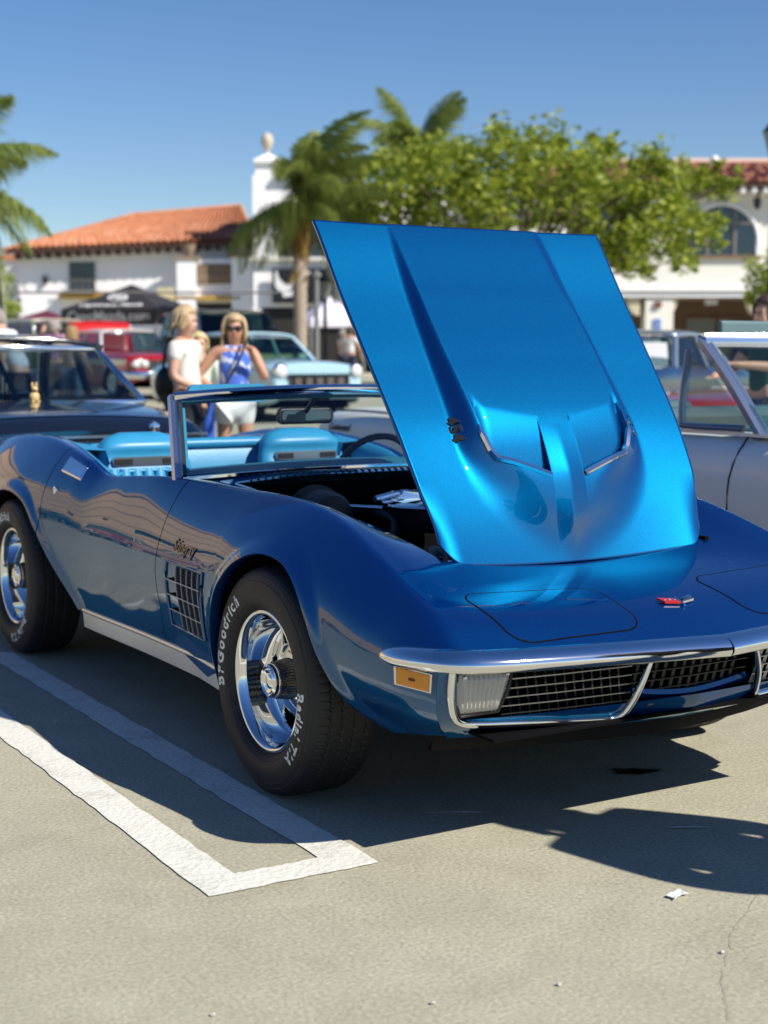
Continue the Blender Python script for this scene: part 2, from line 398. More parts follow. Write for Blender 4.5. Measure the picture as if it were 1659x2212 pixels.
# fender undersides seen beside the opening
for s in (-1, 1):
    P = []
    for y in np.linspace(-.42, .78, 40):
        p = SH.cr(SH.net(y), 2); P.append([(s * p[0], y, p[2]), (s * (p[0] - .010), y, p[2] - .006), (s * (p[0] - .014), y, p[2] - .03), (s * .49, y, p[2] - .06)])
    obj('hood_channel', grid(P), BLACK, car, 50)
eng = obj('engine_block', join(box(-.22, .26, -.15, .60, .30, .58), box(-.30, -.12, -.05, .55, .50, .66), box(.12, .32, -.05, .55, .50, .66)), ENG, car); bev(eng, .03, 3)
ac = obj('air_cleaner', shift(lathe([(0, .700), (.19, .700), (.197, .715), (.197, .772), (.21, .777), (.213, .785), (.208, .792), (.17, .797), (.165, .792), (.05, .800), (.02, .806), (0, .806)], 56), .10, .50, 0), ENG, car, 35)
obj('air_cleaner_lid', shift(lathe([(.213, .7855), (.209, .7935), (.17, .7985), (.165, .7935), (.05, .8015), (.02, .8075), (.012, .820), (0, .820)], 56), .10, .50, 0), CHROME, ac, 35)
obj('blower_motor', mx(lathe([(0, -.16), (.035, -.16), (.05, -.155), (.052, -.14), (.085, -.135), (.098, -.11), (.10, -.02), (.115, -.02), (.115, 0), (0, 0)], 32, 1), Matrix.Translation((-.27, .76, .735))), mat('blower_grey', (.09, .085, .08), .6, var=.3), car, 35)
obj('heater_hose', tube(crom([(-.16, .72, .74), (-.12, .60, .76), (-.10, .48, .73), (-.16, .40, .66), (-.20, .30, .60)], 8), .02, 10), BLACK, car, 60)
obj('battery_box', box(-.46, -.30, .30, .50, .45, .62), ENG, car); 
obj('fuel_rail', join(tube(crom([(-.10, .62, .80), (.05, .66, .815), (.22, .70, .80)], 6), .012, 8), tube([(-.11, .55, .775), (-.22, .66, .78)], .008, 8), box(-.02, .10, .64, .72, .79, .825)), CHROME, car, 60)
obj('radiator_hose', tube(crom([(-.40, -.30, .62), (-.36, -.20, .70), (-.30, -.08, .69), (-.2, 0, .62)], 8), .028, 12), BLACK, car, 60)
obj('washer_cap', mx(lathe([(0, .05), (.04, .05), (.045, .04), (.045, 0)], 24), Matrix.Translation((-.42, -.16, .66))), STEEL, car, 35)

# ---- nose: fascia, grilles, bumper
FX = [0, .20, .45, .65, .772, .803]; FY = [-.962, -.956, -.940, -.915, -.892, -.882]
def fy(x): return float(np.interp(abs(x), FX, FY))
_ec = np.array([SH.cr(SH.net(-1.0), t) for t in np.linspace(4, 8, 81)])
def fas(x, z, off=0.):     # front face: swept from the corner section of the shell
    u = x / .803; xe = float(np.interp(-z, -_ec[:, 2], _ec[:, 0])); ye = float(np.interp(-z, -_ec[:, 2], _ec[:, 1]))
    return (u * xe, fy(x) + (ye + .881) * (1 - .5 * (1 - abs(u))) + off, z)
def fascia_strip(x0, x1, z0, z1, nx=24, nz=6, off=0.):
    return grid([[fas(x, z, off) for z in np.linspace(z1, z0, nz)] for x in np.linspace(x0, x1, nx)])
obj('front_fascia', join(fascia_strip(-.803, -.752, .333, .56, 8, 8), fascia_strip(.752, .803, .333, .56, 8, 8), fascia_strip(-.752, .752, .333, .392, 60, 5), fascia_strip(-.752, .752, .522, .56, 60, 3), grid([[fas(x, .334), (fas(x, .334)[0] * .985, fas(x, .334)[1] + .022, .318), (fas(x, .334)[0] * .96, fas(x, .334)[1] + .06, .308)] for x in np.linspace(-.803, .803, 60)])), BLUE, car, 40, doubles=True)
val = obj('air_dam', grid([[(x * .86, fas(x, .334)[1] + .070 + .05 * x * x, .318), (x * .855, fas(x, .334)[1] + .075 + .05 * x * x, .288), (x * .84, fas(x, .334)[1] + .095 + .06 * x * x, .258), (x * .83, fas(x, .334)[1] + .12 + .06 * x * x, .256), (x * .82, fas(x, .334)[1] + .12, .33)] for x in np.linspace(-.80, .80, 40)]), mat('dam_black', (.008, .008, .009), .8, spec=.15), car, 40)
obj('nose_backing', join(box(-.72, .72, -.78, -.76, .34, .60), box(-.66, .66, -.92, -.77, .338, .346), box(-.74, .74, -.90, -.78, .53, .54)), VOID, car)
for sx in (-1, 1):   # light bar of the lower centre opening
    pass
obj('bumper_shelf', grid([[(x, float(np.interp(abs(x), [0, .30, .55, .70, .772], [-1.028, -.998, -.963, -.930, -.90])), .556), (x, fy(x) - .002, .530)] for x in np.linspace(-.77, .77, 40)]), VOID, car)
obj('centre_bar', sweep([fas(x, .392 + .02 * (abs(x) / .2) ** 2, .040) for x in np.linspace(-.21, .21, 17)], [(.012, -.012), (.017, 0), (.012, .012), (-.014, .012), (-.014, -.012)]), BLUE, car, 40)
GRD = mat('grille_mesh_dark', (.05, .05, .05), .35, 1)
for k in range(12):
    x = -.18 + k * .0327; obj('centre_mesh_bar', bar(fas(x - .012, .40, .05), fas(x + .012, .53, .05), .003, .008), GRD, car)
for k in range(5):
    obj('centre_mesh_bar', sweep([fas(x, .41 + k * .026, .05) for x in np.linspace(-.22, .22, 7)], [(-.005, -.0015), (.005, -.0015), (.005, .0015), (-.005, .0015)]), GRD, car)
GRB = mat('grille_metal', (.34, .34, .34), .3, 1)
for sx in (-1, 1):
    gr = obj('grille_frame', sweep(crom([fas(sx * x, z, -.006) for x, z in ((.772, .535), (.770, .47), (.764, .415), (.748, .389), (.70, .378), (.52, .365), (.33, .350), (.275, .352), (.245, .375), (.215, .44), (.180, .535))], 8),
                                 [(.012 * math.cos(a) * (1 if math.cos(a) > 0 else .6), .010 * math.sin(a)) for a in np.linspace(0, 2 * math.pi, 12, endpoint=False)], upv=(0, -1, 0)), CHROME, car, 60)
    for k in range(13):
        x = .258 + k * .0285; sl = .014
        obj('grille_bar', bar(fas(sx * (x - sl), .385, .024), fas(sx * (x + sl), .53, .024), .0026, .008), GRB, gr)
    for k in range(6):
        z = .394 + k * .0245
        obj('grille_bar', sweep([fas(sx * x, z, .022) for x in np.linspace(.225, .62, 8)], [(-.005, -.0013), (.005, -.0013), (.005, .0013), (-.005, .0013)]), GRB, gr)
    # parking lamp
    out = [(.752, .522), (.600, .527), (.612, .47), (.640, .412), (.742, .404), (.750, .42)]
    n = 22; P = []
    for i in range(n + 1):
        row = []
        for j in range(7):
            u, v = i / n, j / 6; xr = .606 + .036 * v ** 1.4; x = .752 * (1 - u) + xr * u; z = .522 - .114 * v
            edge = min(u, 1 - u, v, 1 - v); rib = .0022 * (1 if i % 2 else -1) if edge > .05 else 0
            row.append(fas(sx * x, z, .004 - .010 * min(1, edge / .12) + rib))
        P.append(row)
    lm = obj('parking_lamp', grid(P), mat('lamp_lens', (.46, .45, .42), .18, coat=.8, var=.08, vscale=30), car, 30)
    obj('lamp_bezel', tube([fas(sx * x, z, .002) for x, z in out], .006, 6, closed=True), BLACK, lm, 60)
    for (x, z) in ((.737, .512), (.622, .514)):
        obj('lamp_screw', mx(lathe([(0, .003), (.004, .003), (.006, 0)], 12, 1), Matrix.Translation(fas(sx * x, z, -.010)) @ Matrix.Rotation(math.pi, 4, 'Z')), STEEL, lm)
    # side marker on the wrap-around
    mk = [SH.cr(SH.net(s), t) for s, t in ((-.985, 5.15), (-.80, 5.55), (-.808, 6.12), (-.985, 5.74))]
    mk = [np.array([sx * p[0], p[1], p[2]]) for p in mk]; nrm = np.cross(mk[1] - mk[0], mk[3] - mk[0]); nrm /= np.linalg.norm(nrm)
    if nrm[0] * sx < 0: nrm = -nrm
    cen = sum(mk) / 4
    def ring(k, d): return [cen + (p - cen) * k + nrm * d for p in mk]
    A, B_, C_, D_ = ring(1.0, .000), ring(1.0, .009), ring(.90, .009), ring(.88, .006)
    quad = lambda a: [(a + i, a + (i + 1) % 4, a + 4 + (i + 1) % 4, a + 4 + i) for i in range(4)]
    sm = obj('side_marker', (A + B_ + C_ + D_, quad(0) + quad(4) + quad(8)), CHROME, car)
    obj('marker_lens', (ring(.90, .005) + ring(.87, .011) + ring(.5, .012), quad(0) + quad(4) + [(8, 9, 10, 11)]), mat('amber_lens', (.74, .27, .010), .3, coat=.4, var=.15, vscale=60), sm)
    for k in range(6):
        c0 = cen + (mk[1] - mk[0]) * .030 * (k - 2.5) + nrm * .0125; up_ = (mk[0] - mk[3]) * (.07 + .02 * (k % 2))
        obj('lens_mark', bar(c0 - up_, c0 + up_, .0022, .001, nrm), mat('lens_mark', (.10, .03, .005), .5), sm)
    # bumper blade
    bp_ = crom([(sx * x, y, z) for x, y, z in ((.001, -1.052, .540), (.25, -1.026, .545), (.55, -.988, .551), (.70, -.962, .554), (.765, -.938, .556), (.806, -.895, .556), (.832, -.83, .553), (.846, -.76, .549), (.850, -.685, .545))], 6)
    prof = [(-.024, -.026), (-.006, -.027), (.008, -.025), (.017, -.020), (.022, -.012), (.0235, -.004), (.022, .003), (.016, .012), (.006, .021), (-.006, .027), (-.024, .030)]
    prof = [(-a, b) for a, b in prof][::-1] if sx < 0 else prof
    nb = len(bp_); scl = [1 - .0 * i for i in range(nb)]
    for i in range(nb):
        e = (nb - 1 - i) / 9.
        if e < 1: scl[i] = .30 + .70 * math.sqrt(max(0, 1 - (1 - e) ** 2))
    obj('front_bumper', sweep(bp_, prof, scale=scl), CHROME, car, 50)
    # pop-up headlight cover and its joint
    lid = [(.605, -.682), (.595, -.70), (.20, -.735), (.17, -.75)]
    oc = rrect(.19, .60, -.945, -.70, .055, 6)
    oc = [(x + (.0 if True else 0), y + .035 * (x - .19) / .41 * 0) for x, y in oc]
    def top(x, y, d): return (sx * x, y, SH.top_z(x, y) + d)
    def warp(x, y):
        f = (x - .19) / .41; yy = y + .028 * f * ((y + .945) / .245) + .018 * f * (1 - (y + .945) / .245); return x + .012 * ((y + .945) / .245 - .5) * (1 if x > .4 else -1), yy
    oc = [tuple(np.array(oc[i - 1]) + (np.array(oc[i]) - np.array(oc[i - 1])) * f) for i in range(len(oc)) for f in (np.linspace(0, 1, 12, endpoint=False) if math.dist(oc[i - 1], oc[i]) > .05 else (0.,))]
    oc = [warp(*p) for p in oc]; cx_ = sum(p[0] for p in oc) / len(oc); cy_ = sum(p[1] for p in oc) / len(oc)
    def rg(k, d): return [top(cx_ + (x - cx_) * k, cy_ + (y - cy_) * k, d) for x, y in oc]
    def ofs(e, d):
        out_ = []; m_ = len(oc)
        for i_ in range(m_):
            a_, c_ = np.array(oc[i_ - 1]), np.array(oc[(i_ + 1) % m_]); t_ = c_ - a_; t_ /= np.linalg.norm(t_); out_.append(top(oc[i_][0] + e * t_[1], oc[i_][1] - e * t_[0], d))
        return out_
    n = len(oc)
    obj('headlight_joint', grid([ofs(.0048, .0010), ofs(-.002, .0010)], close_v=True), VOID, car)
    rings = [rg(1.0, .000), rg(1.0, .0012)] + [rg(k, .0014) for k in (.9, .7, .5, .3, .15)]
    V, F = grid(rings, close_v=True); V = list(V) + [top(cx_, cy_, .0014)]; F = list(F) + [(len(V) - 1 - n + i, len(V) - 1 - n + (i + 1) % n, len(V) - 1) for i in range(n)]
    obj('headlight_cover', (V, F), BLUE, car, 40)
# crossed-flag emblem on the nose
RED = mat('emblem_red', (.45, .02, .02), .3, coat=.6)
em = obj('nose_emblem', [(None)] and tube([(0, -.885, SH.top_z(0, -.885) + .006), (0, -.842, SH.top_z(0, -.842) + .010)], .003, 6), CHROME, car)
for s, m in ((-1, RED), (1, CHROME)):
    a = [(s * .004, -.872), (s * .052, -.862), (s * .060, -.836), (s * .040, -.842), (s * .012, -.850)]
    V, F = prism(a, 2, 0, .006); V = [(x, y, SH.top_z(x, y) + .004 + z) for x, y, z in V]; obj('emblem_flag', (V, F), m, em)
    for k in range(3):
        obj('emblem_check', shift(box(s * (.016 + .014 * k) - .003, s * (.016 + .014 * k) + .003, -.862 + .004 * k, -.855 + .004 * k, 0, .002), 0, 0, SH.top_z(.02, -.857) + .010), BLACK if s > 0 else CHROME, em)

# ---- fender vents behind the front wheels
VB = mat('vent_bar_metal', (.42, .45, .52), .35, .8)
for s in (-1, 1):
    def sp(y, z, o): return (s * (SH.side_x(y, z) + o), y, z)
    ys = np.linspace(.425, .765, 12); zs = np.linspace(.395, .615, 7)
    vt = obj('fender_vent', join(*[tube([sp(y, z, .003) for y, z in e], .0045, 6) for e in ([(y, .615) for y in ys], [(y, .395) for y in ys], [(.425, z) for z in zs], [(.765, z) for z in zs])]), BLUE, car, 60)
    def lean(y, z): return y - .030 * (.605 - z) / .2
    zz_ = np.linspace(.402, .608, 9)
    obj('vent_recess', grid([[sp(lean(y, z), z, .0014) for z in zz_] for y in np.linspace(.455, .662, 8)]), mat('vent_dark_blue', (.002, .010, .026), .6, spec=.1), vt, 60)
    for k in range(5):
        y = .455 + k * .0518; obj('vent_bar', sweep([sp(lean(y, z), z, .0045) for z in zz_], [(-.003, -.0014), (.003, -.0014), (.003, .0014), (-.003, .0014)], upv=(0, 1, 0)), VB, vt)
    for k in range(3):
        z = .452 + k * .052; obj('vent_bar', sweep([sp(y, z, .0045) for y in np.linspace(.432, .752, 10)], [(-.003, -.0014), (.003, -.0014), (.003, .0014), (-.003, .0014)]), VB, vt)
        yy_ = np.linspace(.752, .665, 7)
        obj('vent_louvre', grid([[sp(y, z + .001, .0018), sp(y, z + .001 + .016 * i_ / 6, .0018)] for i_, y in enumerate(yy_)]), VOID, vt)
    # script badge
    V, F = text_mesh('Stingray', .062, .0015, .35)
    V = [(s * (SH.side_x(.63 + (x if s > 0 else -x), .655 + y) + .003 + z), .63 + (x if s > 0 else -x), .655 + y) for x, y, z in V]
    obj('script_badge', (V, F), mat('badge_metal', (.16, .17, .19), .25, 1), car)

# ---- rocker mouldings
for s in (-1, 1):
    P = []
    for y in np.linspace(.352, 1.80, 30):
        x = SH.cr(SH.net(y), 8)[0]; t = (y - .352) / 1.45; zt = .312 - .022 * t
        if y < .6: x += .018 * (1 - (y - .352) / .25); x = min(x, .835)
        P.append([(s * (x - .012), y, zt + .012), (s * (x + .006), y, zt + .008), (s * (x + .008), y, zt), (s * (x + .002), y, zt - .006), (s * (x - .004), y, zt - .012), (s * (x - .010), y, zt - .072), (s * (x - .040), y, zt - .084), (s * (x - .10), y, zt - .08)])
    obj('rocker_moulding', grid(P), ALU, car, 30)

# ---- hood, hinged at the nose and raised
HY, HZ, HA = -.425, .70, R(50.2)
_tb = np.linspace(0, 1, 401)
def smooth_tab(xs, ys, w=22):
    t = np.interp(_tb, xs, ys); p = np.concatenate([2 * t[0] - t[w:0:-1], t, 2 * t[-1] - t[-2:-w - 2:-1]]); k = np.hanning(2 * w + 1); k /= k.sum(); return np.convolve(p, k, 'valid')
T_C = smooth_tab([0, .12, .35, 1], [-.045, -.026, -.008, -.006])
T_W = smooth_tab([0, .05, .14, .21, .27, .34, 1], [.10, .20, .31, .345, .35, .348, .305])
T_H = smooth_tab([0, .05, .12, .20, .30, .50, .75, .97, 1], [0, .008, .028, .048, .054, .045, .029, .007, .004])
T_F = smooth_tab([0, .18, .30, .6, 1], [.26, .24, .075, .042, .030])
def tabv(t, v): return float(np.interp(v, _tb, t))
def lip_v(f): return .200 + .060 * f + .045 * max(0, (f - .82) / .18) ** 2
def hood_closed(u, w, extra=0):
    v = w; y = HY + 1.20 * v; N = SH.net(y); hw = N[2][0] - .004; x = u * hw; ez = N[2][2]
    c = tabv(T_C, v); z = ez + c * (1 - u * u)
    if abs(u) > .86: y += .075 * ((abs(u) - .86) / .14) ** 2 * max(0, 1 - v * 5)
    ax = abs(x)
    W = tabv(T_W, v); H = tabv(T_H, v); fl = tabv(T_F, v)
    k = np.clip((W - ax) / fl, 0, 1); k = k * k * (3 - 2 * k); z += H * k
    if v < .34: z += .009 * max(0, 1 - ax / .06) * min(1, v * 10) * np.interp(v, [.20, .33], [1, 0])
    # rear-facing faux vents: floor drops towards the chromed lip
    x0, x1 = .062, .275
    if x0 < ax < x1:
        lipv = lip_v((ax - x0) / (x1 - x0)); L = .150 - .02 * (ax - x0) / (x1 - x0)
        if lipv < v < lipv + L: z -= .030 * (1 - (v - lipv) / L) ** 1.15
    return np.array([x, y, z + extra])
def hood_open(p):
    dy, dz = p[1] - HY, p[2] - HZ; c, s = math.cos(HA), math.sin(HA); return (p[0], HY + dy * c - dz * s, HZ + dy * s + dz * c)
us = sorted(set(np.round(np.concatenate([np.linspace(-1, 1, 121), [a * (b + e) / .53 for a in (-1, 1) for b in (.062, .275) for e in (-.001, .001)]]), 5)))
vs = list(np.linspace(0, 1, 170))
P = [[hood_open(hood_closed(u, v)) for v in vs] for u in us]
hood = obj('hood', grid(P), BLUE, car, 50); mod(hood, 'SOLIDIFY', thickness=.010, offset=-1)
for s in (-1, 1):
    pth = []
    for f in np.linspace(0, 1, 14):
        x = .064 + .211 * f; lipv = lip_v(f)
        N = SH.net(HY + 1.2 * lipv); u = s * x / (N[2][0] - .004); pth.append(hood_open(hood_closed(u, lipv - .004, .003)))
    for e in (.004, .022):
        v_ = .309 + e; N = SH.net(HY + 1.2 * v_); pth.append(hood_open(hood_closed(s * .281 / (N[2][0] - .004), v_, .002)))
    obj('vent_trim', sweep(pth, [(-.010, -.005), (.007, -.005), (.009, .0), (.005, .005), (-.007, .005)], upv=(0, -.79, .61), scale=[1] * 14 + [.7, .3]), CHROME, hood, 40)
    # displacement badge on the dome flank
    V, F = text_mesh('454', .052, .0025, .10, 1.08, .0015)
    def hp_(x, v): return np.array(hood_open(hood_closed(s * x / (SH.net(HY + 1.2 * v)[2][0] - .004), v, .002)))
    c0 = hp_(.330, .345); dn = hp_(.330, .325) - hp_(.330, .365); dn /= np.linalg.norm(dn); rt_ = (hp_(.312, .345) - hp_(.348, .345)) * (-s); rt_ /= np.linalg.norm(rt_); nr = np.cross(dn, rt_); nr /= np.linalg.norm(nr)
    if nr[1] > 0: nr = -nr
    hb = obj('hood_badge', ([c0 + dn * x + rt_ * (y - .024) + nr * (z + .004) for x, y, z in V], F), BLACK if s < 0 else CHROME, hood)
    obj('badge_edge', ([c0 + dn * x * 1.03 + rt_ * (y - .024) * 1.06 + nr * (z * .5 + .0015) for x, y, z in V], F), CHROME, hb)
obj('hood_prop', tube([(.42, -.30, .66), (.46, -.02, 1.16)], .006, 8), STEEL, car)
for s in (-1, 1): obj('hood_hinge', bar((s * .40, -.40, .62), (s * .40, -.44, .71), .03, .012), BLACK, car)

# ---- windscreen
def wsb(x): a = abs(x) / .70; return (x, .865 + .10 * a ** 2.2, .897 - .027 * a ** 2)
def wst(x): a = abs(x) / .60; return (x, 1.125 + .115 * a ** 2.2, 1.182 - .026 * a ** 2)
ww = np.linspace(-1, 1, 41)
P = [[tuple(np.array(wsb(.685 * u)) * (1 - t) + np.array(wst(.592 * u)) * t + np.array([0, -.012 * math.sin(math.pi * t), .004])) for t in np.linspace(0, 1, 9)] for u in ww]
ws = obj('windscreen', grid(P), GLASS, car, 180)
hdr = [(.014, -.022), (.022, -.010), (.022, .006), (.012, .016), (-.010, .018), (-.024, .008), (-.024, -.016), (-.012, -.024)]
fr_ = obj('windscreen_frame', sweep([wst(.60 * u) for u in ww], hdr), CHROME, car, 40)
for s in (-1, 1):
    b0 = np.array(wsb(s * .705)); t0 = np.array(wst(s * .606)); b0[2] -= .03; path = [b0 * (1 - t) + t0 * t for t in np.linspace(0, 1, 8)]
    obj('screen_pillar', sweep(path, [(-.010, -.017), (.010, -.017), (.014, -.007), (.010, 0), (.014, .007), (.010, .017), (-.010, .017)], upv=(s, -.3, 0)), mat('pillar_metal', (.50, .54, .62), .22, 1), fr_, 30)
    obj('pillar_trim', sweep([p + np.array([-s * .030, .030, -.005]) for p in path], [(-.013, -.024), (.013, -.024), (.013, .024), (-.013, .024)], upv=(s, -.3, 0)), TEAL, fr_, 40)
    obj('pillar_seal', sweep([p + np.array([-s * .019, .004, 0]) for p in path], [(-.008, -.016), (.008, -.016), (.008, .016), (-.008, .016)], upv=(s, -.3, 0)), BLACK, fr_, 40)
obj('header_trim', sweep([np.array(wst(.59 * u)) + np.array([0, .022, -.020]) for u in ww], [(-.02, -.014), (.02, -.014), (.02, .010), (-.02, .010)]), TEALD, fr_, 40)
obj('base_trim', sweep([np.array(wsb(.69 * u)) + np.array([0, -.006, .004]) for u in ww], [(-.006, -.006), (.008, -.006), (.008, .004), (-.006, .006)]), CHROME, fr_, 40)
vz = obj('sun_visor', join(prism(rrect(-.535, -.20, 1.128, 1.196, .03), 1, 1.205, 1.225)), TEAL, car, 40)
vz.data.transform(Matrix.Translation((0, .055, .005)))
mr = obj('rear_view_mirror', prism(rrect(-.145, .105, 1.040, 1.104, .026, 6), 1, 1.290, 1.312), BLACK, car, 30); bev(mr, .006, 2)
obj('mirror_face', prism(rrect(-.138, .098, 1.046, 1.098, .022, 6), 1, 1.313, 1.314), CHROME, mr)
obj('mirror_back', prism(rrect(-.128, .088, 1.050, 1.094, .02, 6), 1, 1.286, 1.289), mat('mirror_back', (.05, .09, .11), .3), mr)
obj('mirror_stem', join(tube([(-.02, 1.295, 1.085), (-.02, 1.24, 1.13), (-.02, 1.20, 1.16)], .009, 8), box(-.06, .02, 1.17, 1.20, 1.135, 1.165)), BLACK, mr)

# ---- cockpit
obj('cockpit_floor', join(box(-.66, .66, .80, 2.26, .33, .35), box(-.66, .66, .80, .82, .33, .85)), mat('carpet_blue', (.008, .03, .055), .9), car)
dash = obj('dashboard', grid([[(x, .90 + .08 * (abs(x) / .66) ** 2, .900 - .015 * (x / .66) ** 2), (x, 1.00 + .05 * (abs(x) / .66) ** 2, .916 - .022 * (x / .66) ** 2), (x, 1.12, .914 - .022 * (x / .66) ** 2), (x, 1.16, .885), (x, 1.17, .80), (x, 1.10, .62)] for x in np.linspace(-.665, .665, 30)]), TEALD, car, 60)
bh = obj('rear_bulkhead', grid([[(x, 2.13, .36), (x, 2.20, .80), (x, 2.215, .90), (x, 2.235, .925 - .01 * (x / .6) ** 2), (x, 2.30, .926)] for x in np.linspace(-.60, .60, 20)]), TEAL, car, 60)
obj('deck_pad', sweep([(x, 2.225, .918 - .014 * abs(x / .58) ** 4) for x in np.linspace(-.58, .58, 25)], [(.030 * math.cos(a), .026 * math.sin(a)) for a in np.linspace(0, 2 * math.pi, 14, endpoint=False)]), TEAL, bh, 60)
for s in (-1, 1):
    P = []
    for y in np.linspace(2.05, 2.26, 8):
        p = SH.cr(SH.net(y), 3); q = SH.cr(SH.net(y), 2); P.append([(s * p[0], y, p[2] + .001), (s * (q[0]), y, q[2] + .001), (s * (q[0] - .02), y, q[2] - .06)])
    obj('quarter_trim', grid(P), TEAL, car, 60)
def seat(cx):
    S = []; n = 26; m = 30
    root = None
    def cs(t):   # t 0 bottom .. 1 top: half width, front y, back y, z
        z = .42 + .56 * t; hw = np.interp(t, [0, .3, .66, .78, .90, .97, 1], [.20, .215, .22, .212, .190, .15, .09]); return hw, z
    P = []
    for i in range(m + 1):
        t = i / m; hw, z = cs(t); row = []; yb = 1.98 + .17 * t
        bul = np.interp(t, [0, .76, .82, .91, 1], [.05, .05, .045, .078, .03])
        for j in range(n):
            a = 2 * math.pi * j / n; cx_, sx_ = math.cos(a), math.sin(a)
            px_ = hw * math.copysign(abs(cx_) ** .55, cx_); py = -bul * math.copysign(abs(sx_) ** .6, sx_) * (1 if sx_ > 0 else .9)
            row.append((px_, yb + py, z))
        P.append(row)
    V, F = grid(P, close_v=True); F = list(F) + [tuple(range(n)), tuple(range(m * n, (m + 1) * n))[::-1]]
    st_ = obj('seat', shift((V, F), cx), TEAL, car, 70)
    for k in range(7):
        x = -.156 + k * .052; t0, t1 = .08, .735
        P = []
        for t in np.linspace(t0, t1, 12):
            hw, z = cs(t); yb = 1.98 + .17 * t - .052
            P.append([(cx + x + .0245 * math.cos(a), yb - .018 * math.sin(a), z) for a in np.linspace(0, math.pi, 7)])
        obj('seat_pleat', grid(P), TEAL, st_, 70)
    # headrest slot plate
    z0 = .42 + .56 * .785; y0 = 1.98 + .17 * .785 - .056
    pl = obj('seat_vent', join(prism(rrect(cx - .155, cx + .155, z0 - .018, z0 + .020, .010), 1, y0 - .004, y0 + .012)), STEEL, st_, 30)
    for s in (-1, 1): obj('vent_slot', prism(rrect(cx + s * .108 - .040, cx + s * .108 + .040, z0 - .012, z0 + .013, .005), 1, y0 - .007, y0 - .002), BLACK, pl)
    hoop = []
    for k in range(33):
        a = math.pi * k / 32; hoop.append((cx + .195 * math.copysign(abs(math.cos(a)) ** .5, math.cos(a)), 1.98 + .17 * .72 - .050 - .010 * math.sin(a), .56 + .262 * math.sin(a) ** .45 if math.sin(a) > 0 else .56))
    obj('seat_piping', tube(hoop, .008, 8), TEAL, st_, 70)
    cu = obj('seat_cushion', box(cx - .24, cx + .24, 1.45, 1.98, .40, .54), TEAL, st_); bev(cu, .05, 4)
seat(-.385); seat(.385)
sw = Matrix.Translation((.385, 1.46, .80)) @ Matrix.Rotation(R(-68), 4, 'X')
stw = obj('steering_wheel', mx(lathe([(.19 + .014 * math.cos(a), .014 * math.sin(a)) for a in np.linspace(0, 2 * math.pi, 11)], 48), sw), BLACK, car, 60)
for k in range(24):
    a = 2 * math.pi * k / 24; obj('rim_stud', mx(shift(box(-.006, .006, -.003, .003, .012, .0165), 0, 0, 0), sw @ Matrix.Rotation(a, 4, 'Z') @ Matrix.Translation((.19, 0, 0))), STEEL, stw)
for a in (0, 120, 240):
    obj('wheel_spoke', mx(box(.0, .185, -.018, .018, -.004, .004), sw @ Matrix.Rotation(R(a + 90), 4, 'Z')), STEEL, stw)
obj('steering_column', tube([(.385, 1.46, .80), (.385, 1.12, .66)], .035, 14), TEALD, stw, 60)

# ---- wheels (axis +X outwards)
SWP = [(.076, .211), (.088, .215), (.104, .225), (.116, .246), (.120, .268), (.114, .300), (.104, .322), (.095, .334)]
def sw_a(r): return float(np.interp(r, [p[1] for p in SWP], [p[0] for p in SWP]))
def tread_mesh():
    na = 84 * 6; xs = np.linspace(-.096, .096, 41); P = []
    grv = [-.058, -.020, .020, .058]
    for k in range(na):
        row = []
        for x in xs:
            r = .3435 - .010 * (abs(x) / .096) ** 6
            dmin = min(abs(x - g - .003 * math.sin(2 * math.pi * k / 6.)) for g in grv)
            zone = sum(x > g for g in grv); ph = (k + zone * 2.3 + 14 * abs(x) * (1 if zone in (0, 4) else -1)) % 6
            if dmin < .0026: r -= .005
            elif ph < 1.0 and (zone in (0, 4) or dmin < .013): r -= .0016
            row.append((x, r * math.cos(2 * math.pi * k / na), r * math.sin(2 * math.pi * k / na)))
        P.append(row)
    return grid(P, close_u=True)
LETTER = mat('tyre_letter_white', (.80, .78, .72), .6, var=.12, vscale=40)
def arc_text(s, size, phi0, r0, sp):
    V, F = text_mesh(s, size, .001, .0, sp, .0012, 'LEFT'); out = []
    for x, y, z in V:
        r = r0 + y; ph = phi0 - x / (r0 + size * .35); out.append((sw_a(r) + .0012 + z, r * math.cos(ph), r * math.sin(ph)))
    return out, F
WR = empty('wheel', (0, 0, 0)); wheel0 = WR
ty = obj('tyre', lathe([(r, a) for a, r in SWP] + [(.336, .08), (.336, -.08)] + [(r, -a) for a, r in SWP[::-1]], 96, 0), RUBBER, WR, 60)
obj('tread', tread_mesh(), RUBBER, ty, 25)
obj('tyre_lettering', arc_text('BFGoodrich', .054, R(193), .250, 1.30), LETTER, ty); obj('tyre_lettering', arc_text('Radial T/A', .048, R(4), .252, 1.20), LETTER, ty)
for r_ in (.236, .302, .318): obj('sidewall_ridge', lathe([(r_ - .002, sw_a(r_ - .002)), (r_, sw_a(r_) + .0012), (r_ + .002, sw_a(r_ + .002))], 96, 0), RUBBER, ty)
obj('trim_ring', lathe([(.213, .074), (.2175, .084), (.216, .093), (.209, .097), (.201, .094), (.195, .082), (.191, .070)], 80, 0), CHROME, WR, 60)
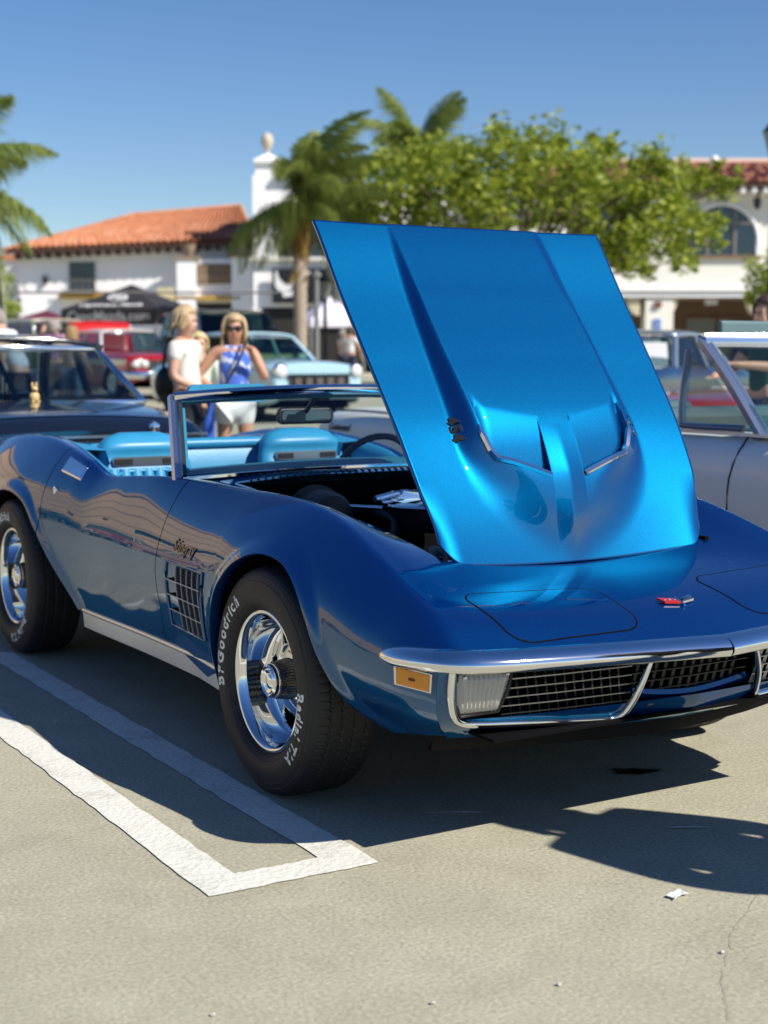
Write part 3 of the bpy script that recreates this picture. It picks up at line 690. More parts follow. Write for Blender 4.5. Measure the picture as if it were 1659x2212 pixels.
# deep dish with five slots
P = []; dish = [(.193, .074), (.189, .045), (.182, .018), (.173, .002), (.159, -.006), (.144, -.008), (.125, -.002), (.106, .006), (.090, .012), (.072, .016), (.050, .018)]
na = 120; prof = crom([np.array(p) for p in dish], 3); F = []; P = [[(p[1], p[0] * math.cos(2 * math.pi * k / na), p[0] * math.sin(2 * math.pi * k / na)) for p in prof] for k in range(na)]
V, F0 = grid(P, close_u=True); nj = len(prof)
for f in F0:
    k, j = divmod(f[0], nj); r = prof[j][0]; ang = ((k * 360 / na) % 72) - 36
    wdt = 21 * math.sqrt(max(0, 1 - ((r - .138) / .028) ** 2))
    if abs(ang) < wdt: continue
    F.append(f)
rim = obj('wheel_rim', (V, F), CHROME, WR, 60); mod(rim, 'SOLIDIFY', thickness=.006, offset=-1)
obj('rim_barrel', join(lathe([(.191, .03), (.189, -.09), (.20, -.1)], 48, 0), lathe([(.189, -.06), (.02, -.06)], 48, 0)), VOID, WR, 60)
obj('brake_disc', lathe([(.14, -.045), (.14, -.030), (.06, -.030), (.06, -.02), (0, -.02)], 40, 0), STEEL, WR, 30)
P = []
for k in range(40 * 4):
    a = 2 * math.pi * k / 160; rib = .0035 if k % 4 in (0, 1) else 0; P.append([(x, (r - rib) * math.cos(a), (r - rib) * math.sin(a)) for r, x in ((.064, .012), (.062, .030), (.055, .068), (.050, .070))])
hubc = obj('hub_cap', grid(P, close_u=True), mat('cap_grey', (.12, .12, .12), .25, 1), WR, 25)
obj('cap_ring', lathe([(.050, .066), (.052, .076), (.050, .086), (.044, .090), (.038, .086), (.034, .088), (.024, .084), (.018, .088), (0, .091)], 48, 0), CHROME, hubc, 40)
obj('valve_stem', mx(lathe([(.004, 0), (.004, .03), (0, .03)], 8, 0), Matrix.Translation((.0, .150, .05))), BLACK, WR)
WR.parent = car
for i, (sx, y, rx) in enumerate(((-1, 0, 0), (-1, 2.489, -38), (1, 0, 25), (1, 2.489, 70))):
    w = WR if i == 0 else copy_tree(WR, car)
    w.location = (sx * (.748 if y == 0 else .752), y, .3425)
    # spin about own axis, then turn to face outwards
    w.rotation_euler = (Matrix.Rotation(R(180) if sx < 0 else 0, 4, 'Z') @ Matrix.Rotation(R(rx), 4, 'X')).to_euler()
# tail details (rear of the car)
for x in (-.52, -.33, .33, .52):
    obj('tail_light', mx(lathe([(.062, 0), (.060, .012), (.045, .014), (0, .016)], 28, 1), Matrix.Translation((x, 3.575, .66))), mat('red_lens', (.35, .01, .01), .25, coat=.5), car, 40)
for s in (-1, 1): obj('rear_bumper', sweep(crom([(s * .22, 3.60, .55), (s * .5, 3.60, .55), (s * .68, 3.57, .55), (s * .76, 3.47, .55), (s * .80, 3.28, .55)], 6), [(-.015, -.03), (.015, -.03), (.02, 0), (.015, .03), (-.015, .03)]), CHROME, car, 40)
# ------------------------------------------------------------------ ground
def ground_mat():
    m = mat('parking_concrete', (.40, .385, .33), .85); n = m.node_tree.nodes; l = m.node_tree.links; b = n['Principled BSDF']
    tc = n.new('ShaderNodeTexCoord')
    def noise(s, d, dist=0):
        t = n.new('ShaderNodeTexNoise'); t.inputs['Scale'].default_value = s; t.inputs['Detail'].default_value = d; t.inputs['Distortion'].default_value = dist; l.new(tc.outputs['Object'], t.inputs['Vector']); return t
    big = noise(.5, 5); mid = noise(5, 6, .6); fine = noise(90, 4); swirl = noise(9, 2, 3.5)
    wv = n.new('ShaderNodeTexWave'); wv.inputs['Scale'].default_value = 14; wv.inputs['Distortion'].default_value = 14; wv.inputs['Detail'].default_value = 3; wv.inputs['Detail Scale'].default_value = .6; l.new(tc.outputs['Object'], wv.inputs['Vector'])
    r = n.new('ShaderNodeValToRGB'); r.color_ramp.elements[0].position = .28; r.color_ramp.elements[0].color = (.318, .298, .216, 1); r.color_ramp.elements[1].position = .72; r.color_ramp.elements[1].color = (.44, .418, .312, 1)
    mixf = n.new('ShaderNodeMath'); mixf.operation = 'MULTIPLY_ADD'; mixf.inputs[1].default_value = .45; l.new(big.outputs['Fac'], mixf.inputs[0])
    m2 = n.new('ShaderNodeMath'); m2.operation = 'MULTIPLY'; m2.inputs[1].default_value = .55; l.new(mid.outputs['Fac'], m2.inputs[0]); l.new(m2.outputs[0], mixf.inputs[2]); l.new(mixf.outputs[0], r.inputs[0])
    mm = n.new('ShaderNodeMix'); mm.data_type = 'RGBA'; mm.blend_type = 'OVERLAY'; mm.inputs[0].default_value = .55; l.new(r.outputs[0], mm.inputs[6]); l.new(fine.outputs['Fac'], mm.inputs[7])
    # pale grit specks
    vo = n.new('ShaderNodeTexVoronoi'); vo.inputs['Scale'].default_value = 55; l.new(tc.outputs['Object'], vo.inputs['Vector'])
    lt = n.new('ShaderNodeMath'); lt.operation = 'LESS_THAN'; lt.inputs[1].default_value = .085; l.new(vo.outputs['Distance'], lt.inputs[0])
    spn = noise(2.2, 3); gt = n.new('ShaderNodeMath'); gt.operation = 'GREATER_THAN'; gt.inputs[1].default_value = .56; l.new(spn.outputs['Fac'], gt.inputs[0])
    mu = n.new('ShaderNodeMath'); mu.operation = 'MULTIPLY'; l.new(lt.outputs[0], mu.inputs[0]); l.new(gt.outputs[0], mu.inputs[1])
    m3 = n.new('ShaderNodeMix'); m3.data_type = 'RGBA'; l.new(mu.outputs[0], m3.inputs[0]); l.new(mm.outputs[2], m3.inputs[6]); m3.inputs[7].default_value = (.58, .55, .47, 1)
    l.new(m3.outputs[2], b.inputs['Base Color'])
    ad = n.new('ShaderNodeMath'); ad.operation = 'MULTIPLY_ADD'; ad.inputs[1].default_value = .12; l.new(wv.outputs['Fac'], ad.inputs[0])
    sw_ = n.new('ShaderNodeMath'); sw_.operation = 'ADD'; l.new(swirl.outputs['Fac'], sw_.inputs[0]); l.new(fine.outputs['Fac'], sw_.inputs[1]); l.new(sw_.outputs[0], ad.inputs[2])
    bp = n.new('ShaderNodeBump'); bp.inputs['Strength'].default_value = .30; bp.inputs['Distance'].default_value = .004; l.new(ad.outputs[0], bp.inputs['Height']); l.new(bp.outputs['Normal'], b.inputs['Normal'])
    return m
GM = ground_mat()
O2 = np.array([CAM[0], CAM[1], 0])
def rd(r, d): p = O2 + RT * r + FH * d; return (p[0], p[1], gd(d))
ds = [-60, -30, -10, 0, 3, 6, 7, 8, 9, 10, 14, 18, 22, 26, 30, 34, 40, 60, 100, 200, 700]; rs_ = list(np.linspace(-400, 400, 41))
g = obj('ground', grid([[rd(r, d) for d in ds] for r in rs_]), GM, None, 60); tag(g, kind='structure', label='pale sunlit concrete of the parking deck')
# painted stall lines: two long lines joined by a cross bar
rg_ = random.Random(5)
def paint_mat():
    m = mat('line_paint', (.62, .60, .53), .7, bump=.5, bscale=60); n = m.node_tree.nodes; l = m.node_tree.links; b = n['Principled BSDF']
    tc = n.new('ShaderNodeTexCoord'); t = n.new('ShaderNodeTexNoise'); t.inputs['Scale'].default_value = 7; t.inputs['Detail'].default_value = 8; t.inputs['Roughness'].default_value = .7; l.new(tc.outputs['Object'], t.inputs['Vector'])
    r = n.new('ShaderNodeValToRGB'); r.color_ramp.elements[0].position = .24; r.color_ramp.elements[0].color = (.47, .455, .39, 1); r.color_ramp.elements[1].position = .50; r.color_ramp.elements[1].color = (.72, .705, .63, 1)
    l.new(t.outputs['Fac'], r.inputs[0]); l.new(r.outputs[0], b.inputs['Base Color']); return m
PM = paint_mat()
def strip(x0, x1, y0, y1, z=.0035, n=60):
    P = []
    for i in range(n + 1):
        t = i / n; j = lambda: rg_.uniform(-.0035, .0035)
        P.append([(x0[0] + (x1[0] - x0[0]) * t + j(), y0 + (y1 - y0) * t, z), (x0[1] + (x1[1] - x0[1]) * t + j(), y0 + (y1 - y0) * t, z)])
    return grid(P)
def jit_edge(a, b, n): return [(a[0] + (b[0] - a[0]) * t + rg_.uniform(-.004, .004), a[1] + (b[1] - a[1]) * t + rg_.uniform(-.004, .004)) for t in np.linspace(0, 1, n, endpoint=False)]
outer = jit_edge((-.862, 4.5), (-.866, -.706), 90) + jit_edge((-.866, -.706), (-1.346, -.702), 16) + jit_edge((-1.346, -.702), (-1.325, 4.5), 90) + [(-1.325, 4.5)]
inner = jit_edge((-.968, 4.5), (-.986, -.594), 90) + jit_edge((-.986, -.594), (-1.228, -.588), 16) + jit_edge((-1.228, -.588), (-1.212, 4.5), 90) + [(-1.212, 4.5)]
pl = obj('parking_line', grid([[(a_[0], a_[1], .0035), (b_[0], b_[1], .0035)] for a_, b_ in zip(outer, inner)]), PM); tag(pl, 'white painted double stall line with a closed end beside the blue car', kind='structure')
# stain, scraps, cracks
def flatblob(cx, cy, rx, ry, z, n=28, seed=1, jit=.18):
    r = random.Random(seed); pts = []
    for k in range(n):
        a = 2 * math.pi * k / n; q = 1 + r.uniform(-jit, jit) + .15 * math.sin(3 * a + seed); p = rx * q * math.cos(a) * RT + ry * q * math.sin(a) * FH; pts.append((cx + p[0], cy + p[1], z))
    return pts + [(cx, cy, z)], [(i, (i + 1) % n, n) for i in range(n)]
o = obj('oil_stain', flatblob(.256, -.388, .075, .035, .004), mat('oil', (.02, .018, .016), .35)); tag(o, kind='structure', label='dark oil stain on the concrete ahead of the car')
r7 = random.Random(7)
def scrap(x, y, s, seed):
    r = random.Random(seed); V = []; 
    P = [[(x + s * (i - 2) / 2 + r.uniform(-.2, .2) * s, y + s * .55 * (j - 1) + s * .3 * (i - 2) / 2 + r.uniform(-.15, .15) * s, .006 + abs(r.uniform(0, .25)) * s) for j in range(3)] for i in range(5)]
    return grid(P)
o = obj('paper_scrap', scrap(-.368, -1.284, .025, 3), mat('paper_white', (.75, .78, .82), .6)); mod(o, 'SOLIDIFY', thickness=.001); tag(o, 'crumpled white paper scrap lying on open concrete', 'paper')
o = obj('paint_fleck', flatblob(-.45, -.46, .085, .008, .0038, seed=4), PM); tag(o, kind='structure', label='pale paint fleck in the car shadow')
o = obj('paint_fleck', flatblob(.02, -.90, .07, .006, .0038, seed=9), PM); tag(o, kind='structure', label='pale paint fleck in the standing person shadow')
for k, (u, v) in enumerate(((460, 2195), (1208, 2130), (935, 2170), (120, 1560), (1560, 2060))):
    p = at(u, v, 1.0); d = p - CAM; q = CAM + d * (CAM[2] / -d[2])
    o = obj('pebble', blob((q[0], q[1], .004), (.006, .005, .004), 8, 5, r7, .2), mat('pebble_grey', (.5, .48, .42) if k != 1 else (.1, .09, .08), .8)); tag(o, 'tiny pale pebble lying on open concrete', 'pebble', 'pebbles on the concrete')
CR = mat('crack_dark', (.22, .205, .155), .9)
def crack(pts, seed, lab):
    r = random.Random(seed); w = []
    for a, b in zip(pts[:-1], pts[1:]):
        for t in np.linspace(0, 1, 14, endpoint=False): w.append((a[0] + (b[0] - a[0]) * t + r.uniform(-.006, .006), a[1] + (b[1] - a[1]) * t + r.uniform(-.006, .006)))
    P = []
    for i, q in enumerate(w):
        h = .0004 + .0008 * r.random(); P.append([(q[0] - h, q[1], .0034), (q[0] + h, q[1], .0034)])
    o = obj('crack', grid(P), CR); tag(o, kind='structure', label=lab)
def gp(u, v): d = at(u, v, 1) - CAM; q = CAM + d * (CAM[2] / -d[2]); return q[0], q[1]
crack([gp(1575, 2212), gp(1560, 2110), gp(1585, 2010), gp(1650, 1915)], 2, 'thin crack in the concrete')
# ------------------------------------------------------------------ other cars (front towards local -Y)
def wheel_simple(r=.33, w=.20, cap=CHROME, white=False):
    e = empty('wheel')
    h = w / 2
    t = obj('tyre', lathe([(r * .62, h * .8), (r * .70, h), (r * .88, h), (r * .98, h * .75), (r, h * .4), (r, -h * .4), (r * .98, -h * .75), (r * .88, -h), (r * .6, -h)], 40, 0), RUBBER, e, 50)
    if white: obj('whitewall', lathe([(r * .72, h * 1.01), (r * .84, h * 1.012)], 40, 0), WHITE, t)
    obj('hubcap', lathe([(r * .62, h * .8), (r * .60, h * .95), (r * .45, h * .8), (r * .3, h * .85), (r * .22, h * 1.05), (0, h * 1.12)], 32, 0), cap, e, 40)
    return e
def gen_car(name, label, loc, rz, paint, P, group=None):
    """P: st=[(y,halfwidth,ztop,zbot)], axles=(yf,yr), arch radius, gh=dict(greenhouse)"""
    root = empty(name, loc, rz, label, 'car', group)
    net = []
    for (y, w, zt, zb) in P['st']:
        c = P.get('crown', .03); h = zt - zb
        net.append((y, [(0, y, zt + c), (w * .34, y, zt + c * .85), (w * .60, y, zt + c * .5), (w * .80, y, zt + .002), (w * .91, y, zt - .02), (w * .985, y, zt - .10), (w, y, zt - .10 - .3 * h), (w * .985, y, zb + .12), (w * .95, y, zb)]))
    r = P.get('ar', .38); zc = P.get('wr', .33); ar = []
    for ya in P['axles']:
        ar.append([(ya + r * math.sin(t), zc + r * math.cos(t)) for t in np.linspace(-math.pi * .52, math.pi * .52, 19)])
        ar[-1].sort()
    S = Shell(net, ar, P.get('flare', .008), .04)
    y0, y1 = P['st'][0][0], P['st'][-1][0]; cab = P.get('cabin'); pp = []
    if cab: pp = [S.patch(y0, cab[0], 0, 3, 12, step=.07), S.patch(cab[0], cab[1], 3, 3, 12, step=.07), S.patch(cab[1], y1, 0, 3, 12, step=.07)]
    else: pp = [S.patch(y0, y1, 0, 3, 12, step=.07)]
    for y in (y0, y1):
        c = S.column(y, 0, 3, 12, False); t = [tuple(p) for p in c]; t = t + [(-a, b, d) for a, b, d in t[:0:-1]]; pp.append((t, [tuple(range(len(t)))]))
    b = obj('body', join(*pp), paint, root, 40, doubles=True)
    for ya in P['axles']:
        for s in (-1, 1):
            pts = [(ya + (r + .02) * math.sin(t), max(.12, zc + (r + .02) * math.cos(t))) for t in np.linspace(-math.pi * .6, math.pi * .6, 15)]
            wx = P['st'][len(P['st']) // 2][1]
            obj('wheel_housing', grid([[(s * (wx - .05), y, z), (s * (wx - .45), y, z)] for y, z in pts]), VOID, root)
            obj('housing_wall', (([(s * (wx - .45), y, z) for y, z in pts], [tuple(range(len(pts)))])), VOID, root)
    zb = min(a[3] for a in P['st'])
    obj('underbody', box(-P['st'][3][1] * .82, P['st'][3][1] * .82, y0 + .25, y1 - .25, zb - .02, zb + .03), VOID, root)
    w0 = wheel_simple(zc, .21, P.get('cap', CHROME), P.get('white', False)); w0.parent = root; first = True
    for ya in P['axles']:
        for s in (-1, 1):
            w = w0 if first else copy_tree(w0, root); first = False
            wx = float(np.interp(ya, [a[0] for a in P['st']], [a[1] for a in P['st']])) - .14
            w.location = (s * wx, ya, zc); w.rotation_euler = (0, 0, 0 if s > 0 else math.pi)
    g = P.get('gh')
    if g:
        zb_, zr, wb, wr = g['zb'], g['zr'], g['wb'], g['wr']; yA, yAt, yCt, yC = g['y']; rp = g.get('roof', paint); gl = g.get('glass', TINT)
        ys = np.linspace(yAt - .03, yCt + .03, 13); P2 = []
        for y in ys:
            t = (y - yAt) / (yCt - yAt); arch = .035 * math.sin(math.pi * np.clip(t, 0, 1)); P2.append([(wr * k, y, zr + arch * .7 - .055 * abs(k) ** 3.5 + .02) for k in np.linspace(-1, 1, 17)])
        ro = obj('roof', grid(P2), rp, root, 60); mod(ro, 'SOLIDIFY', thickness=.035, offset=-1)
        zt = zr - .025
        for s in (-1, 1):
            obj('pillar', bar((s * wb, yA, zb_), (s * wr, yAt, zt), .045, .05, (0, 1, 0)), g.get('pil', rp), root)
            cw = g.get('cw', .10)
            obj('pillar', join(prism([(yC, zb_), (yC - cw * 1.6, zb_), (yCt - cw, zt), (yCt, zt)], 0, 0, .04)), g.get('pil', rp), root)
            pc = root.children[-1]
            for v in pc.data.vertices:
                k = (v.co.z - zb_) / (zt - zb_); v.co.x = s * (wb + (wr - wb) * k - .04 + v.co.x)
            obj('side_window', ([(s * (wb - .012), yA + .05, zb_), (s * (wb - .012), yC - cw * 1.6, zb_), (s * (wr - .012), yCt - cw, zt), (s * (wr - .012), yAt + .05, zt)], [(0, 1, 2, 3)]), gl, root)
            for yb in g.get('B', ()):
                obj('pillar', bar((s * wb, yb, zb_), (s * wr, yb + .03, zt), .04, .05, (0, 1, 0)), g.get('pil', rp), root)
            if g.get('rail'): obj('drip_rail', tube([(s * (wb + .004), yA, zb_), (s * (wr + .012), yAt, zt + .01), (s * (wr + .012), yCt, zt + .01), (s * (wb + .004), yC, zb_)], .011, 6), CHROME, root)
        for nm, ya, yb, sgn in (('windscreen', yA, yAt, -1), ('rear_window', yC, yCt, 1)):
            P3 = [[(wb * .96 * k * (1 - t) + wr * .95 * k * t, (ya + (yb - ya) * t) + sgn * .06 * (1 - k * k), zb_ + (zt - zb_) * t) for t in np.linspace(0, 1, 5)] for k in np.linspace(-1, 1, 13)]
            pn = obj(nm, grid(P3), gl, root, 180)
            if g.get('trim', True):
                bd = [q for q in P3[0]] + [c[-1] for c in P3] + P3[-1][::-1] + [c[0] for c in P3][::-1]
                obj('window_trim', tube(bd, g.get('tr', .016), 6, closed=True), CHROME, pn, 60)
    if cab:
        sm = P.get('seat', BLACK)
        obj('cabin_floor', box(-P['st'][3][1] * .85, P['st'][3][1] * .85, cab[0], cab[1], zb + .05, zb + .08), BLACK, root)
        for k, ys_ in enumerate(P.get('seats', ())):
            so_ = obj('bench_seat', join(box(-.62, .62, ys_ - .42, ys_, .38, .52), box(-.62, .62, ys_ - .04, ys_ + .12, .45, P.get('seat_z', .98))), sm, root); bev(so_, .05, 3)
    return root, S
def lamp(root, x, y, z, r, m=None, sgn=-1, name='headlight'):
    b = obj(name, mx(lathe([(r * 1.18, .06), (r * 1.18, -.01), (r * 1.02, -.03), (r, -.015)], 28, 1), Matrix.Translation((x, y, z)) @ Matrix.Rotation(0 if sgn < 0 else math.pi, 4, 'Z')), CHROME, root, 40)
    obj('lens', mx(lathe([(r * 1.02, -.012), (r * .7, -.035), (0, -.05)], 24, 1), Matrix.Translation((x, y, z)) @ Matrix.Rotation(0 if sgn < 0 else math.pi, 4, 'Z')), m or mat('lamp_glass', (.75, .76, .74), .12, coat=.5), b, 60)
def bumper(root, y, w, z, h=.11, sgn=-1, m=CHROME):
    p = crom([(-w, y - sgn * .35, z), (-w * .96, y - sgn * .10, z), (-w * .6, y + sgn * .02, z), (0, y + sgn * .05, z), (w * .6, y + sgn * .02, z), (w * .96, y - sgn * .10, z), (w, y - sgn * .35, z)], 5)
    obj('bumper', sweep(p, [(-.03, -h / 2), (.02, -h / 2), (.045, -h * .2), (.045, h * .2), (.02, h / 2), (-.03, h / 2)]), m, root, 40)

JET = mat('black_gloss_paint', (.006, .008, .014), .12, 0, 1, spec=.6)
# black coupe backed up behind the convertible: boot lid and rear window towards us
st_c = [(-2.35, .80, .78, .34), (-2.2, .88, .82, .30), (-1.5, .93, .90, .25), (-.7, .94, .95, .22), (.2, .94, .96, .22), (1.0, .94, .955, .22), (1.5, .93, .95, .24), (1.95, .92, .915, .28), (2.28, .89, .865, .34), (2.36, .86, .80, .38)]
bc, S = gen_car('black_coupe', 'glossy black coupe with chrome-edged rear window, boot lid towards the blue car', (.10, 6.78, gz(0, 6.8)), math.pi, JET,
    dict(st=st_c, axles=(-1.45, 1.30), ar=.36, wr=.325, crown=.035, cabin=(-.75, 1.35), seats=(-.05, 1.0), seat_z=1.00,
         gh=dict(zb=.965, zr=1.345, wb=.85, wr=.73, y=(-.78, -.30, .85, 1.42), cw=.16, B=(.28,), glass=glass_mat('coupe_glass', (.46, .56, .60)), rail=False, tr=.024)), None)
obj('boot_lid', grid([[(x, y, S.top_z(x, y) + .006) for y in np.linspace(1.50, 2.22, 8)] for x in np.linspace(-.70, .70, 17)]), JET, bc, 60)
obj('tail_panel', box(-.80, .80, 2.35, 2.375, .60, .80), mat('tail_dark', (.015, .016, .018), .3), bc)
obj('tail_strip', sweep([(x, 2.385 - .04 * (x / .85) ** 2, .80) for x in np.linspace(-.86, .86, 13)], [(-.008, -.006), (.008, -.006), (.008, .006), (-.008, .006)]), STEEL, bc)
bumper(bc, 2.42, .90, .52, .12, 1); bumper(bc, -2.40, .88, .48)
bd = obj('boot_emblem', mx(lathe([(0, .014), (.02, .012), (.035, .006), (.038, 0)], 6, 1), Matrix.Translation((-.50, 2.375, .845))), CHROME, bc, 30)
for s in (-1, 1): obj('tail_light', box(s * .62 - .14, s * .62 + .14, 2.37, 2.395, .62, .72), mat('red_lens', (.35, .01, .01), .25, coat=.5), bc)
for s in (-1, 1): lamp(bc, s * .62, -2.36, .62, .09)
stw2 = obj('steering_wheel', mx(lathe([(.18 + .012 * math.cos(a), .012 * math.sin(a)) for a in np.linspace(0, 2 * math.pi, 9)], 32), Matrix.Translation((.36, -.62, .98)) @ Matrix.Rotation(R(-70), 4, 'X')), mat('wheel_bone', (.35, .34, .30), .4), bc, 60)
obj('parcel_shelf', box(-.66, .66, .95, 1.40, .925, .945), BLACK, bc)
# toy rabbit on the boot by the glass
by = 1.47; rb = empty('toy_rabbit', (-.02 + .25, 6.80 - 1.50, 0), 0, 'small golden toy rabbit with a red collar sitting under the black coupe rear window', 'toy')
p = at(75, 876, 9.0); d = p - CAM; t = (5.22 - CAM[1]) / d[1]; q = CAM + d * t
zr_ = S.top_z(-(q[0] - .02), 6.80 - 5.22) + gz(0, 6.8)
rb.location = (q[0], 5.22, zr_); rb.scale = (.78, .78, .62); GOLD = mat('toy_gold', (.62, .45, .20), .5, var=.2, vscale=40)
obj('rabbit_body', join(blob((0, 0, .055), (.042, .034, .058), 14, 10)), GOLD, rb, 180)
hd = obj('rabbit_head', join(blob((0, -.008, .135), (.027, .028, .030), 12, 8), blob((0, -.034, .130), (.012, .010, .010), 8, 6)), GOLD, rb, 180)
for s in (-1, 1):
    obj('rabbit_ear', blob((s * .016, 0, .178), (.010, .007, .026), 8, 8), GOLD, hd, 180); obj('rabbit_foot', blob((s * .024, -.028, .012), (.014, .024, .012), 8, 6), GOLD, rb, 180)
obj('rabbit_collar', lathe([(.022, .103), (.027, .107), (.022, .111)], 20), mat('collar_red', (.4, .02, .02), .5), rb)

# long grey open car in the next stall
GREY = mat('grey_lacquer', (.86, .86, .83), .45, 0, .5, coat_rough=.08, var=.06, vscale=2)
CREAM = mat('cream_paint', (.62, .55, .40), .35, coat=.6)
st_l = [(-2.78, .90, .80, .36), (-2.6, .96, .87, .32), (-1.8, 1.0, .94, .27), (-.9, 1.0, .965, .24), (0, 1.0, .96, .23), (1.0, 1.0, .95, .23), (1.9, .99, .965, .25), (2.55, .97, .965, .30), (2.86, .94, .93, .36), (2.96, .90, .84, .42)]
LX, LY = 2.72, 1.70
lc, S = gen_car('grey_convertible', 'long grey and cream four-door convertible with its top down, parked next to the blue car', (LX, LY, gz(LX, LY)), 0, GREY,
    dict(st=st_l, axles=(-1.75, 1.50), ar=.37, wr=.345, crown=.02, flare=0, cabin=(-.95, 1.25), seats=(.05, 1.05), seat_z=1.04, seat=mat('seat_teal_leather', (.05, .11, .12), .45, var=.2)))
PIL = mat('pillar_blue_grey', (.11, .15, .25), .3, .2, .8)
for s in (-1, 1):
    q = crom([(s * .885, -1.05, .945), (s * .878, -.84, 1.18), (s * .862, -.665, 1.335), (s * .825, -.60, 1.368)], 6)
    pl_ = obj('screen_pillar', sweep(q, [(-.014, -.034), (.014, -.034), (.022, -.015), (.014, 0), (.022, .015), (.014, .034), (-.014, .034)], upv=(s, 0, 0)), PIL, lc, 30)
    vw = obj('vent_window', ([(s * .902, -.98, 1.0), (s * .902, -.56, 1.0), (s * .874, -.56, 1.31), (s * .874, -.62, 1.30)], [(0, 1, 2, 3)]), glass_mat('vent_glass', (.42, .55, .62)), lc)
    obj('vent_frame', tube(crom([(s * .905, -.94, .985), (s * .905, -.60, .985), (s * .905, -.555, 1.0), (s * .895, -.55, 1.15), (s * .872, -.555, 1.325)], 5), .016, 8), PIL, vw, 60)
    obj('sill_trim', sweep([(s * (.925), y, S.top_z(.90, y) + .012) for y in np.linspace(-1.2, 2.6, 24)], [(-.012, -.006), (.012, -.006), (.012, .008), (-.012, .008)]), STEEL, lc)
    for y in (-.70 - .25, .18, 1.18):
        zs = np.linspace(.30, .955, 12); obj('door_joint', tube([(s * (S.side_x(y, min(z, .93)) + .0005), y - (.05 * max(0, (z - .75) / .2) if y < 0 else 0), z) for z in zs], .004, 5), VOID, lc)
    obj('door_handle', box(min(s * 1.0, s * 1.035), max(s * 1.0, s * 1.035), -.12, .06, .80, .825), CHROME, lc)
P = [[(k * (.90 * (1 - t) + .86 * t), -1.06 - .16 * (1 - k * k) + .42 * t - .0 * t, .985 + .37 * t) for t in np.linspace(0, 1, 6)] for k in np.linspace(-1, 1, 17)]
wsl = obj('windscreen', grid(P), glass_mat('screen_glass', (.70, .80, .78)), lc, 180)
obj('screen_header', sweep([tuple(np.array(c[-1]) + (0, .01, .012)) for c in P], [(-.03, -.03), (.03, -.03), (.035, 0), (.02, .03), (-.03, .03)]), mat('header_silver', (.55, .60, .70), .2, 1), wsl, 40)
vs_ = obj('sun_visor', box(-.74, -.10, -.62, -.585, 1.375, 1.455), mat('visor_green', (.10, .17, .18), .5), lc); bev(vs_, .012, 3)
vs_.data.transform(Matrix.Rotation(R(-8), 4, 'Y', ) if False else Matrix.Identity(4))
for sx in (-1,):
    obj('door_mirror', join(tube([(sx * .97, -.36, .985), (sx * 1.0, -.37, 1.04)], .014, 8), mx(lathe([(0, -.05), (.05, -.04), (.07, 0), (.072, .02), (0, .02)], 24, 1), Matrix.Translation((sx * 1.01, -.37, 1.09)))), CHROME, lc, 40)
dsh = obj('dashboard', box(-.82, .82, -1.0, -.72, .78, .975), mat('dash_dark_teal', (.03, .06, .065), .5), lc); bev(dsh, .03, 3)
P = [[(x, y, S.top_z(x, y) + .007) for y in np.linspace(-2.5, -.985, 12)] for x in np.linspace(-.935, .935, 25)]
obj('hood', grid(P), CREAM, lc, 60)
V, F = text_mesh('Continental', .062, .002, .35)
Ssx = [(-(S.side_x(2.52 - x, .835 + y) + .004 + z), 2.52 - x, .835 + y) for x, y, z in V]
obj('script_badge', (Ssx, F), BLACK, lc)
bumper(lc, 3.0, .95, .55, .14, 1); bumper(lc, -2.85, .95, .52, .14)
for s in (-1, 1): lamp(lc, s * .72, -2.78, .68, .09)
grl = obj('grille', box(-.55, .55, -2.81, -2.78, .56, .76), STEEL, lc)

# far row, parked the same way
WHT = mat('white_roof', (.66, .64, .60), .35, coat=.6)
REDP = mat('red_paint', (.34, .012, .015), .22, 0, 1)
st_o = [(-2.40, .72, .84, .40), (-2.3, .86, .93, .34), (-1.6, .91, 1.00, .28), (-.8, .92, 1.02, .26), (0, .92, 1.0, .26), (1.2, .92, .99, .26), (1.9, .91, .97, .30), (2.3, .86, .92, .36), (2.42, .78, .84, .42)]
x, y, z = gpos(292, 33.5); 
rc, S = gen_car('red_sedan', 'red vintage sedan with a pale roof and chrome nose, behind the black coupe', (x, y + .9, z), R(4), REDP,
    dict(st=st_o, axles=(-1.45, 1.4), ar=.37, wr=.34, cabin=(-.8, 1.45), seats=(.1, 1.1), gh=dict(zb=1.0, zr=1.47, wb=.84, wr=.66, y=(-.85, -.45, 1.05, 1.55), cw=.14, B=(.30,), roof=WHT, pil=WHT, glass=TINT)))
for s in (-1, 1):
    for dx in (0, .2): lamp(rc, s * (.72 - dx), -2.40, .76, .085)
    obj('side_spear', sweep([(s * (S.side_x(yy, .80) + .006), yy, .80) for yy in np.linspace(-2.2, 2.2, 20)], [(-.012, -.05), (.012, -.05), (.012, .05), (-.012, .05)]), mat('spear_pale', (.55, .50, .46), .25, .6), rc)
bumper(rc, -2.46, .90, .52, .16); bumper(rc, 2.46, .88, .5, .14, 1)
gr_ = obj('grille', box(-.42, .42, -2.44, -2.40, .62, .84), CHROME, rc)
for k in range(7): obj('grille_bar', box(-.38 + k * .126, -.36 + k * .126, -2.47, -2.44, .62, .84), STEEL, gr_)
